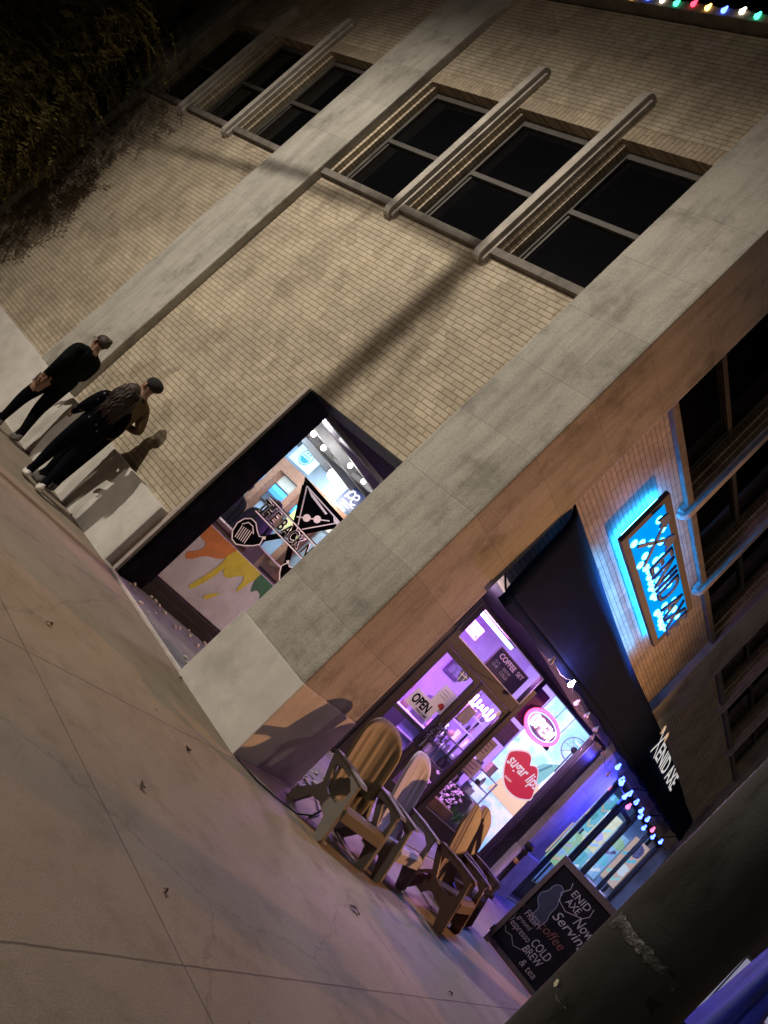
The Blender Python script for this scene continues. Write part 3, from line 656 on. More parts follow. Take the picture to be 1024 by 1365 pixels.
m.build('dots', BLACKMETAL, t)
t = thing('purple_lamp', 'glowing purple tube lamp behind the transom glass', 'lamp', (0,0,0))
m = MB(SF); m.tube([(3.32,-.6,2.40), (3.02,-.6,2.40)], .035); m.build('tube', glow('violet_tube', (.55,.25,1.0), 6.0), t)
m = MB(SF); m.box(3.0, 3.40, -.68, -.66, 2.33, 2.48); m.build('housing', plain('violet_housing', (.12,.05,.3), .5), t)
# purple partition with a doorway and the cafe counter seen through the doors
m = MB(SF); m.box(-.42, 3.4, -2.6, -2.5, .03, 3.4); m.build('partition', plain('violet_partition', (.46,.26,.66), .7, var=.15, scale=2), bld)
t = thing('service_counter', 'long white and blue counter with dark shelves behind the glass doors', 'counter', (0,0,0))
m = MB(SF); m.box(.3, 4.2, -1.9, -1.4, .03, .95); m.build('body', plain('blue_counter', (.20,.24,.42), .5, var=.2, scale=9), t, bevel=.01)
m = MB(SF); m.box(.25, 4.25, -1.95, -1.34, .95, 1.0); m.build('top', ST, t, bevel=.008)
m = MB(SF)
for z in (.25, .48, .70): m.box(.35, 4.15, -1.398, -1.37, z, z+.03)
m.build('rail', ST, t)
for k, (s, wd, hh, mt, nm) in enumerate(((.85,.16,.32,sm[0],'white coffee grinder'), (1.12,.12,.18,sm[1],'pink cup stack'), (1.42,.30,.46,sm[4],'dark coffee machine'), (1.8,.14,.24,sm[2],'brown canister'), (2.05,.10,.34,sm[3],'lilac bottle'), (2.32,.20,.40,sm[4],'dark round urn'))):
    c = SF(s, -1.65, 1.0); m = MB(); m.lathe(c, [(wd*.5, 0), (wd*.5, hh*.5), (wd*.35, hh*.6), (wd*.42, hh*.9), (wd*.2, hh)], 14)
    tag(m.build('counter_item', mt), nm+' standing on the counter behind the doors', 'counter item')
t = thing('slate_sign', 'dark slate sign with chalk marks leaning low behind the right hand door', 'chalk sign', (0,0,0))
m = MB(SF); m.box(1.92, 2.42, -1.30, -1.27, .30, .95); m.build('board', SLATE, t)
m = MB(SF)
for k in range(7): m.strip([(2.36-.07*k*.9, .45+.05*math.sin(k*2.1)), (2.33-.07*k*.9, .62+.06*math.cos(k*1.3)), (2.30-.07*k*.9, .50)], .012, -1.265)
m.build('chalk_marks', GC, t)
for k, (sa, sb, za, zb, mt, lab) in enumerate(((1.25,1.72,1.95,2.42,'poster_violet','large dark violet picture high on the violet wall'), (1.86,2.15,1.75,2.05,'stock_dark','small black picture on the violet wall'), (.62,1.02,1.9,2.3,'poster_grey','grey violet picture on the violet wall'))):
    t = thing('wall_picture', lab+' behind the doors', 'picture', (0,0,0))
    m = MB(SF); m.box(sa, sb, -2.49, -2.46, za, zb); m.build('frame', MATS.get(mt) or plain(mt, (.10,.03,.16), .7), t, bevel=.006)
    m = MB(SF); m.box(sa+.05, sb-.05, -2.458, -2.452, za+.05, zb-.05); m.build('print', plain('picture_print', (.16,.10,.24), .7, var=.6, scale=9), t)
# paper signs on the doors
t = thing('open_card', 'white card with bold black OPEN lettering hung in the left door', 'sign', (0,0,0))
m = MB(SF); m.box(2.70, 3.24, -.02, -.012, 1.16, 1.42); m.build('card', plain('card_white', (.75,.74,.76), .6, var=.04), t)
lettering('lettering', 'OPEN', DB, t, SF(3.20, -.009, 1.225), X, up, width=.38, height=.15, extrude=.001, bold=.03)
lettering('small_lettering', 'WELCOME', DB, t, SF(3.02, -.009, 1.175), X, up, width=.26, height=.035, extrude=.001, bold=.02)
t = thing('paper_notice', 'white paper notice with a red flower beside the open card', 'notice', (0,0,0))
m = MB(SF); m.box(2.60, 2.92, -.03, -.022, 1.36, 1.72); m.build('sheet', plain('card_white', (.75,.74,.76)), t)
m = MB(SF); m.poly([(a, -.019, c) for a, c in arc(2.70, 1.45, .06, .055, 0, 330, 9)]); m.build('red_flower', plain('dark_red', (.35,.02,.03), .6), t)
m = MB(SF)
for k in range(3): m.strip([(2.88,1.66-.05*k), (2.72,1.66-.05*k)], .012, -.019)
m.build('writing', GC, t)
t = thing('heart_decal', 'dark blue plaid heart decal on the left door glass', 'decal', (0,0,0))
hp = [(2.83+.105*(16*math.sin(a)**3)/16, 1.96+.11*(13*math.cos(a)-5*math.cos(2*a)-2*math.cos(3*a)-math.cos(4*a))/16) for a in [k*2*math.pi/32 for k in range(32)]]
m = MB(SF); m.poly([(s, .007, z) for s, z in hp]); m.build('heart', plain('navy_plaid', (.03,.06,.12), .5, var=.5, scale=30), t)
m = MB(SF); m.strip([(2.88,2.03), (2.86,1.88)], .018, .0085); m.strip([(2.80,2.05), (2.78,1.9)], .018, .0085); m.strip([(2.92,1.97), (2.75,1.99)], .014, .0085); m.build('stripe', plain('plaid_pale', (.5,.55,.5), .6), t)
t = thing('orange_decoration', 'orange and pink hanging decoration inside the left door', 'decoration', (0,0,0))
m = MB(SF); c = SF(3.16, -.35, 1.72); m.T = ident; m.ball(c, (.06,.06,.08)); m.build('ball', plain('orange_cloth', (.75,.28,.08), .7), t)
m = MB(SF); m.strip([(3.14,1.66), (3.08,1.5), (3.04,1.32)], .07, -.35); m.strip([(3.18,1.66), (3.15,1.48), (3.10,1.36)], .05, -.34); m.build('tail', plain('pink_cloth', (.72,.32,.38), .7), t)
t = thing('framed_notice', 'small tan framed notice below the purple neon in the right door', 'notice', (0,0,0))
m = MB(SF); m.box(2.14, 2.36, -.03, -.015, 1.50, 1.76); m.build('frame', plain('tan_frame', (.42,.30,.24), .6), t, bevel=.006)
m = MB(SF); m.box(2.165, 2.335, -.014, -.012, 1.53, 1.73); m.strip([(2.30,1.66), (2.20,1.66)], .012, -.010); m.build('sheet', plain('grey_paper', (.42,.38,.36), .8), t)
t = thing('price_sticker', 'small white square sticker in the upper corner of the right door', 'sticker', (0,0,0))
m = MB(SF); m.box(1.81, 1.89, .006, .010, 1.93, 2.02); m.build('sticker', plain('card_white', (.75,.74,.76)), t)
# neon script in the right door
def scribble():
    pts = []
    for i in range(161):
        a = i/160; x = a*.60; k = a*2*math.pi*6
        pts.append((x-.028*math.sin(k), .055*math.cos(k)*(1+.5*math.sin(a*9))))
    return pts
t = thing('neon_script', 'glowing purple neon cursive script in the right door glass', 'neon sign', (0,0,0))
m = MB(SF); m.tube([(2.44-x, -.03, 1.86+z+.02*x) for x, z in scribble()], .014, 6); m.build('neon_tube', glow('neon_violet', (.66,.26,1.0), 30.0), t)
m = MB(SF); m.tube([(2.42,-.045,1.80), (1.86,-.045,1.80)], .006); m.tube([(2.3,-.045,1.80), (2.3,-.045,2.03)], .005); m.build('bracket', BLACKMETAL, t)
# neon open sign in the big window
t = thing('neon_open_sign', 'oval neon sign with pink letters reading OPEN in the big window', 'neon sign', (0,0,0))
oc = (.94, 2.33)
m = MB(SF); m.poly([(oc[0]+.46*math.cos(a), -.06, oc[1]+.24*math.sin(a)) for a in [k*2*math.pi/40 for k in range(40)]]); m.build('backing', plain('smoky_backing', (.10,.05,.12), .3), t)
m = MB(SF); m.tube([(oc[0]+.43*math.cos(a), -.035, oc[1]+.215*math.sin(a)) for a in [k*2*math.pi/48 for k in range(49)]], .022, 8); m.build('ring', glow('neon_red', (1.0,.05,.16), 7.0), t)
m = MB(SF); m.tube([(oc[0]+.375*math.cos(a), -.035, oc[1]+.17*math.sin(a)) for a in [k*2*math.pi/48 for k in range(49)]], .010, 8); m.build('inner_ring', glow('neon_blue', (.2,.35,1.0), 4.0), t)
LP = {'O': [arc(.5,.5,.42,.5,90,450,20)], 'P': [[(.1,0),(.1,1)], [(.1,1),(.6,1),(.85,.88),(.85,.62),(.6,.5),(.1,.5)]], 'E': [[(.85,1),(.1,1),(.1,0),(.85,0)], [(.1,.5),(.7,.5)]], 'N': [[(.1,0),(.1,1),(.88,0),(.88,1)]]}
m = MB(SF)
for i, ch in enumerate('OPEN'):
    for st in LP[ch]: m.tube([(oc[0]+.29-(i*.15+x*.125), -.03, oc[1]-.085+z*.17) for x, z in st], .018, 6)
m.build('letters', glow('neon_pink', (1.0,.62,.78), 14.0), t)
# lips sign
t = thing('lips_sign', 'red lips shaped sign with white border and script in the big window', 'sign', (0,0,0))
lp = [(1.17,1.72), (1.10,1.80), (.98,1.88), (.86,1.93), (.76,1.93), (.68,1.88), (.62,1.80), (.55,1.85), (.46,1.87), (.36,1.82), (.24,1.70), (.12,1.56), (.04,1.44), (.12,1.38), (.28,1.30), (.46,1.27), (.66,1.28), (.84,1.35), (1.0,1.48), (1.1,1.60)]
def smooth(p, k=2):
    for _ in range(k):
        q = []
        for i in range(len(p)):
            a, b = p[i], p[(i+1) % len(p)]; q += [(.75*a[0]+.25*b[0], .75*a[1]+.25*b[1]), (.25*a[0]+.75*b[0], .25*a[1]+.75*b[1])]
        p = q
    return p
lps = smooth(lp, 1)
m = MB(SF); m.prism([(s, z) for s, z in lps], .012, .018, 'xzy'); LW = glow('lip_white', (.85,.70,.78), .7)
m.build('border', LW, t)
cs = (.60, 1.60)
m = MB(SF); m.prism([(cs[0]+(s-cs[0])*.94, cs[1]+(z-cs[1])*.92) for s, z in lps], .0185, .021, 'xzy'); m.build('lips', glow('lip_red', (.52,.012,.055), .75), t)  # lips and border glow in place of shop light through the vinyl
lettering('lettering', 'sugar lips', LW, t, SF(1.05, .0215, 1.52), X, (.0,.0,1), width=.90, height=.24, extrude=.001, bold=.018, shear=.25)
lettering('small_lettering', 'BAKERY', LW, t, SF(.86, .0215, 1.40), X, (0,0,1), width=.20, height=.035, extrude=.001, bold=.01)
# posters behind the big window
for (s0, s1, z0, z1, mt, lb) in ((1.30,1.56,1.30,1.66,plain('poster_tan',(.55,.46,.36),.7),'tan bakery poster with a small emblem inside the window edge'), (1.22,1.58,1.02,1.27,plain('poster_pink',(.62,.45,.50),.7),'pale pink hand lettered poster low inside the window edge'), (1.18,1.60,1.70,2.05,plain('poster_violet',(.10,.03,.16),.7),'dark violet notice board under the neon oval'), (1.2,1.6,2.12,2.72,plain('poster_grey',(.16,.12,.22),.7),'grey violet poster strip at the left of the neon oval')):
    t = thing('window_poster', lb, 'poster', (0,0,0))
    m = MB(SF); m.box(s0, s1, -.10, -.09, z0, z1); m.build('sheet', mt, t)
    m = MB(SF)
    for k in range(4): m.strip([(s1-.05, z1-.06-.06*k), (s0+.05+.04*(k % 2), z1-.06-.06*k)], .014, -.087)
    m.build('printing', plain('print_ink', (.12,.08,.14), .7), t)
# cafe lamps
lamp('cafe_cyan_light', 'AREA', (7.5, 1.5, 3.3), 34, (.75,.92,1.0), (8.3, 1.3, 1.4), size=1.2)
lamp('cafe_violet_light', 'AREA', SF(2.6, -1.0, 3.3), 900, (.60,.22,1.0), SF(2.6, -1.9, .8), size=1.2)
lamp('cafe_door_light', 'POINT', SF(2.2, -1.7, 2.75), 80, (.75,.30,1.0), shadow_soft_size=.1)
lamp('cafe_case_light', 'AREA', SF(.8, -.8, 2.72), 30, (.85,.75,1.0), SF(.8, -.85, .9), size=.9)
# dried flowers behind the low window pane
t = thing('flower_arrangement', 'silvery dried flower arrangement in a wooden trough below the big window', 'flowers', (0,0,0))
m = MB(SF); m.prism([(.95,.31), (1.55,.31), (1.60,.46), (.90,.46)], -.40, -.12, 'xzy'); m.build('trough', WOOD, t)
m = MB()
for k in range(90):
    c = Vector(SF(rnd.uniform(.95,1.58), rnd.uniform(-.38,-.1), rnd.uniform(.46,.78)))
    for j in range(5):
        a = Vector((rnd.gauss(0,1), rnd.gauss(0,1), rnd.gauss(0,1))).normalized()*.035; b = a.orthogonal().normalized()*.018
        m.f([m.v(c), m.v(c+a*.5+b), m.v(c+a), m.v(c+a*.5-b)])
m.build('blooms', [plain('dry_petal', (.42,.36,.34), .8, var=.4, scale=30)], t)
m = MB()
for k in range(22):
    c = Vector(SF(rnd.uniform(.55,.9), rnd.uniform(-.3,-.15), .33)); a = Vector((rnd.uniform(-.1,.1), rnd.uniform(-.1,.1), rnd.uniform(.15,.3))); b = a.cross(Vector((rnd.random(),rnd.random(),0))).normalized()*.03
    m.f([m.v(c), m.v(c+a*.5+b), m.v(c+a), m.v(c+a*.5-b)])
m.build('green_leaves', plain('leaf_green', (.05,.16,.04), .6, var=.3, scale=20), t)
# wreath on the door pulls
t = thing('door_wreath', 'dark leafy wreath hung on the door pulls', 'wreath', SF(2.5, .13, 1.15))
m = MB()
for k in range(170):
    a = rnd.uniform(0, 2*math.pi); rr = .13+rnd.gauss(0,.03); u = Vector(SFU)
    c = u*rr*math.cos(a)+Vector((0,0,rr*math.sin(a)*.9))+Vector(SFN)*rnd.uniform(-.03,.03)
    l = Vector((rnd.gauss(0,1), rnd.gauss(0,1), rnd.gauss(0,1))).normalized()*.06; b = l.orthogonal().normalized()*.018
    m.f([m.v(c), m.v(c+l*.5+b), m.v(c+l), m.v(c+l*.5-b)])
m.build('leaves', plain('dark_leaf', (.03,.028,.03), .6, var=.4, scale=30), t)

# ------------------------------------------------------------------ second shop opening beyond the far pilaster
m = MB(FF)
for x in (8.66, 9.30, 10.05, 11.12, 11.30, 12.50, 12.68, 14.6, 16.2): m.box(x, x+.09, .28, .36, .0, 2.87)
m.box(8.75, 16.2, .285, .355, 2.76, 2.86); m.box(8.75, 11.12, .285, .355, .0, .40); m.box(11.39, 12.5, .285, .355, 2.5, 2.6); m.box(12.77, 16.2, .285, .355, .0, .3)
m.build('shopfront_frame', BRONZE, bld, bevel=.004)
for a, b in ((8.75, 9.30), (9.39, 10.05), (10.14, 11.12), (11.39, 12.5), (12.77, 14.6), (14.69, 16.2)):
    m = MB(FF); m.box(a, b, .312, .318, .3, 2.76); m.build('display_pane', GLASS, bld)
m = MB(); m.box(8.64, 16.3, 2.4, 2.5, 0, 3.4); m.box(16.3, 16.4, .5, 2.4, 0, 3.4); m.build('game_room_wall', plain('pale_blue_wall', (.45,.62,.75), .7, var=.1), bld)
m = MB(); m.box(8.65, 16.3, .66, 2.4, 3.2, 3.3); m.build('game_room_ceiling', INC, bld)
m = MB(); m.box(8.65, 16.3, .0, 2.4, -.2, .02); m.build('game_room_floor', WOOD, bld)
cols = [('white', (.75,.85,.85)), ('cyan', (.15,.60,.75)), ('pink', (.75,.40,.42)), ('green', (.35,.62,.35)), ('yellow', (.75,.70,.35)), ('teal', (.10,.45,.50)), ('peach', (.72,.50,.38)), ('sky blue', (.30,.55,.85)), ('lilac', (.50,.45,.75)), ('mint', (.35,.75,.65))]
k = 0
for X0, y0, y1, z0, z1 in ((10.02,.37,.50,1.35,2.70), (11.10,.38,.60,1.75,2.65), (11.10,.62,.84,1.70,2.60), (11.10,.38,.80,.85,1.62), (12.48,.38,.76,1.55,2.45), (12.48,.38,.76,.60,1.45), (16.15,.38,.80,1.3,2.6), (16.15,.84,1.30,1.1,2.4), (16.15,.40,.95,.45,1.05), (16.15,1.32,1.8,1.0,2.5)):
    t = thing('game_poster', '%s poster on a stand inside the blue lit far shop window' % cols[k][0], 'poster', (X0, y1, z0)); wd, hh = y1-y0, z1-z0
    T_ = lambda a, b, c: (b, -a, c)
    m = MB(T_); m.box(0, wd, 0, .012, 0, hh); m.build('sheet', glow('poster_%s' % cols[k][0].replace(' ', '_'), cols[k][1], 1.0), t)  # sheet and shapes glow in place of the shop's light on them
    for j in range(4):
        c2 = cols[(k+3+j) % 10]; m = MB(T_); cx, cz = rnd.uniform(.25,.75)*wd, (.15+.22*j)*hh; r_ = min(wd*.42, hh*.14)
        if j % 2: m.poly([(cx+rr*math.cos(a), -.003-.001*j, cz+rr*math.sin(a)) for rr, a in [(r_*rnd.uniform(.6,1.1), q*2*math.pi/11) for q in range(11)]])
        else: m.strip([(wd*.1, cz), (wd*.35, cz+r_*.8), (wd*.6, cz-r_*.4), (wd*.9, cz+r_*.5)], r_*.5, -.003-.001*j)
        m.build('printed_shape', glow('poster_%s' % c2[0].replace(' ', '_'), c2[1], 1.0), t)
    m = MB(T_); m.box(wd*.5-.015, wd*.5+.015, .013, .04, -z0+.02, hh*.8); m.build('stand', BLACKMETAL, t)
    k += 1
lamp('game_room_light', 'AREA', (12.2, 1.4, 3.1), 300, (.25,.35,1.0), (12.2, 1.2, 0), size=2.0)

# ------------------------------------------------------------------ awning
CANV = plain('black_canvas', (.003,.008,.030), .9, var=.2, scale=3, bmp=.25, bscale=25, spec=.04)
aw = thing('shop_awning', 'long black fabric awning over both shop entrances with white lettering', 'awning', (1.1, 0, 2.5))
AX0, AX1 = 1.13, 14.85
def awn(u, v):
    """u along the wall 0..1, v from the wall line down to the hem 0..1"""
    x = AX0+(AX1-AX0)*u
    ztop = 3.82+.04*math.cos(u*2*math.pi*1.5+.5); xm = x-AX0
    zl = (2.62+.06*xm if xm < 3.6 else 2.836+.03*(xm-3.6))+.10 if xm < 99 else 0
    pj = .10+.10*min(1, xm/2.5)
    prof = [(0,0), (.52,.13), (.74,.22), (.82,.42), (.92,.75), (1.0,1.0)]
    i = min(int(v*5), 4); f = v*5-i
    y = -(prof[i][0]*(1-f)+prof[i+1][0]*f)*pj; q = prof[i][1]*(1-f)+prof[i+1][1]*f
    sag = .016*math.sin(u*22)*math.sin(v*math.pi)+.008*math.sin(u*57+v*4)*v
    return Vector((x-1.1, y+sag+.05*max(0, 1-v*6)+.0, ztop*(1-q)+zl*q-2.5))
m = MB(); m.sm = True; NU = 60
gr = [[m.v(awn(i/NU, j/15)) for j in range(16)] for i in range(NU+1)]
for i in range(NU):
    for j in range(15): m.f([gr[i][j], gr[i+1][j], gr[i+1][j+1], gr[i][j+1]])
o = m.build('canopy', CANV, aw); o.modifiers.new('thickness', 'SOLIDIFY').thickness = .012
m = MB(); hem = []
for i in range(NU+1):
    p = awn(i/NU, 1.0); a = m.v(p+Vector((0,-.004,.01))); b = m.v(p+Vector((0,.008,-.10-.015*math.sin(i*1.3)))); hem.append((a, b))
m.sm = True
for A, B in zip(hem, hem[1:]): m.f([A[0], B[0], B[1], A[1]])
o = m.build('valance', CANV, aw); o.modifiers.new('thickness', 'SOLIDIFY').thickness = .01
for i in range(7):
    u = i/6; p = awn(u, 1.0); m = MB(); m.tube([(p.x+(.03 if i == 0 else -.03), .12, .42), (p.x+(.03 if i == 0 else -.03), p.y+.03, p.z+.02)], .012); m.build('support_rod', BLACKMETAL, aw)
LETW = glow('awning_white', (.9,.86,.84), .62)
ta = awn(.47, .52); tb = awn(.47, .42)
ydir = (awn(.6,.25)-awn(.6,.62)).normalized(); xdir = (awn(.72,.5)-awn(.5,.5)).normalized()
base = awn((8.15-AX0)/(AX1-AX0), .68)+Vector((0,-.035,0))
lettering('lettering', 'ENID AXE', LETW, aw, base+xdir*.42, xdir, ydir, width=2.45, height=.33, extrude=.003, bold=.012)
m = MB(); 
def on(a, c): return base+xdir*a+ydir*c+Vector((0,-.004,0))
for (a0, c0, a1, c1) in ((-.05,-.02,.38,.46), (.36,-.02,-.02,.46)):
    dv = Vector((a1-a0, 0, c1-c0)).normalized(); nx, nz = -dv.z*.025, dv.x*.025
    m.f([m.v(on(a0+nx, c0+nz)), m.v(on(a1+nx, c1+nz)), m.v(on(a1-nx, c1-nz)), m.v(on(a0-nx, c0-nz))])
m.build('axe_handles', LETW, aw)
for a1, c1, sg_ in ((.34,.40,1), (.02,.40,-1)):
    m = MB(); m.f([m.v(on(a1-.05*sg_, c1+.03)), m.v(on(a1+.02*sg_, c1+.10)), m.v(on(a1+.13*sg_, c1+.05)), m.v(on(a1+.12*sg_, c1-.10)), m.v(on(a1+.02*sg_, c1-.06))])
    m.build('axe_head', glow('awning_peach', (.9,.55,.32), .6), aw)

# ------------------------------------------------------------------ backlit wall sign
SX0, SX1, SZ0, SZ1 = 2.36, 5.22, 4.25, 4.84
sg = thing('backlit_sign', 'blue backlit wall sign with dark raised letters and a brown frame above the awning', 'sign', (SX0, 0, SZ0))
W_, H_ = SX1-SX0, SZ1-SZ0
BLUEP = glow('sign_blue', (.0,.34,.92), .95)
BLUEP.node_tree.nodes['Principled BSDF'].inputs['Specular IOR Level'].default_value = 0.0; BLUEP.node_tree.nodes['Principled BSDF'].inputs['Base Color'].default_value = (.0,.06,.25,1)
m = MB(); m.box(0, W_, -.05, -.01, 0, H_); m.build('panel', BLUEP, sg)
BRN = plain('sign_brown', (.055,.04,.034), .7, var=.3, scale=4, bmp=.2)
m = MB(); fw = .10
m.box(-fw, W_+fw, -.062, -.0, -fw, 0); m.box(-fw, W_+fw, -.062, -.0, H_, H_+fw); m.box(-fw, 0, -.062, -.0, 0, H_); m.box(W_, W_+fw, -.062, -.0, 0, H_)
m.build('frame', BRN, sg, bevel=.006)
LED = glow('sign_led', (.08,.58,.95), 9.0)
m = MB(); q = .0
m.box(-q, W_+q, .04, .052, -q, -q+.02); m.box(-q, W_+q, .04, .052, H_+q-.02, H_+q); m.box(-q, -q+.02, .04, .052, -q, H_+q); m.box(W_+q-.02, W_+q, .04, .052, -q, H_+q)
m.build('led_strip', glow('halo_led', (.02,.33,1.0), 120.0), sg)
INK = plain('sign_letter_back', (.002,.05,.24), .5, var=.1)
m2 = lettering('raised_letters', 'ENID AXE', INK, sg, (.78, -.13, .10), (1,0,0), (0,0,1), width=2.02, height=.40, extrude=.02, bold=.01, spacing=1.05)
m = MB()
def bar(a0, c0, a1, c1, w_):
    dv = Vector((a1-a0, 0, c1-c0)).normalized(); nx, nz = -dv.z*w_/2, dv.x*w_/2
    m.prism([(a0+nx, c0+nz), (a1+nx, c1+nz), (a1-nx, c1-nz), (a0-nx, c0-nz)], -.145, -.13, 'xzy')
bar(.12,.04,.60,.50,.045); bar(.62,.04,.14,.50,.045)
m.prism([(.50,.46), (.58,.57), (.70,.54), (.74,.38), (.64,.42), (.58,.38)], -.15, -.128, 'xzy')
m.prism([(.26,.46), (.18,.57), (.06,.54), (.02,.38), (.12,.42), (.18,.38)], -.15, -.128, 'xzy')
m.build('crossed_axes', INK, sg)
bulbs = [(.15,.10), (.30,.22), (.45,.34), (.58,.20), (.68,.10), (.62,.48), (.20,.50), (.40,.50)]
for i, ch in enumerate('ENID AXE'):
    if ch == ' ': continue
    x = .91+i*.25
    bulbs += [(x-.05, .16), (x-.03, .30), (x+.06, .44), (x+.07, .18)]
for i, (a, c) in enumerate(bulbs):
    m = MB(); m.ball((a+rnd.uniform(-.02,.02), -.068, max(.05, c-.05+rnd.uniform(-.03,.03))), (.056,.02,.056), 10, 7); m.build('led', LED, sg)


# ------------------------------------------------------------------ strings of little lamps
def string(name, label, pts, r, mats, cable=True, drop=.05, seed=1):
    t = thing(name, label, 'string lights', pts[0]); o0 = Vector(pts[0]); rr = random.Random(seed)
    P = [Vector(p)-o0 for p in pts]
    m = MB(); path = []
    for A, B in zip(P, P[1:]):
        for k in range(4): f = k/4; path.append(A.lerp(B, f)-Vector((0,0,drop*4*f*(1-f))))
    path.append(P[-1]); m.tube(path, .005, 5); m.build('cable', BLACKMETAL, t)
    for i, p in enumerate(P):
        m = MB(); m.lathe(p+Vector((0,0,-r*3.0)), [(.001, 0), (r*.8, r*.5), (r, r*1.1), (r*.65, r*2.1), (r*.45, r*2.9), (r*.45, r*3.2)], 8)
        mt = mats[i % len(mats)]; m.build('bulb', mt, t)
    return t
XM = [glow('xmas_green', (.05,1.0,.45), 5), glow('xmas_white', (1.0,.85,.65), 6), glow('xmas_blue', (.06,.12,1.0), 9), glow('xmas_amber', (1.0,.55,.12), 6), glow('xmas_red', (1.0,.04,.08), 5)]
string('roof_lights', 'multicoloured bulb string along the roof edge', [(-.05, 1.0+.222*i, TOP+.13+.02*math.sin(i*2.3)) for i in range(26)], .032, XM, drop=.02)
OFFB = plain('frosted_bulb', (.45,.33,.42), .3, var=.05); ONB = glow('lit_bulb', (1.0,.86,.95), 60.0)
mt = [OFFB, ONB, OFFB, OFFB, OFFB, OFFB, OFFB, OFFB]
wt = string('awning_lights', 'pale round bulb string under the black awning, one of them lit', [(2.37,-.40,2.72), (3.22,-.40,2.78), (3.75,-.40,2.72), (4.35,-.38,2.75), (4.95,-.38,2.76), (5.3,-.30,2.68), (6.3,-.25,2.72), (7.3,-.22,2.62)], .032, mt, drop=.07)
lamp('lit_bulb_light', 'POINT', (3.22, -.44, 2.54), 60, (1.0,.50,.95), shadow_soft_size=.05)
BL = glow('blue_bulb', (.04,.08,1.0), 14.0); PKB = glow('pink_bulb', (1.0,.15,.35), 3.0)
bp = [(7.75,-.12,2.86), (8.05,-.25,2.74), (8.4,-.12,2.80), (8.75,-.25,2.66), (9.05,-.2,2.78), (9.35,-.25,2.62), (9.75,-.2,2.80), (10.2,-.25,2.78), (10.6,-.22,2.72), (11.0,-.25,2.80), (11.4,-.22,2.66), (11.9,-.25,2.78), (12.5,-.22,2.72), (13.2,-.25,2.80)]
string('blue_lights', 'blue bulb string hung over the far shop entrance', bp, .04, [BL, BL, BL, BL, BL, PKB], drop=.1)
bp2 = [(9.2,-.12,2.72), (9.22,-.12,2.50), (9.25,-.12,2.28), (9.27,-.12,2.05)]
lamp('blue_string_light', 'AREA', (8.5, -.34, 2.66), 110, (.05,.05,1.0), (8.3, .2, 1.2), shape='RECTANGLE', size=2.0, size_y=.1)
lamp('sign_spill_fill', 'AREA', (3.8, -.075, 4.13), 45, (.03,.36,1.0), (3.8, -.085, 3.0), shape='RECTANGLE', size=2.9, size_y=.04, spread=R(130))  # lamp added to throw the sign's blue spill onto the awning rim

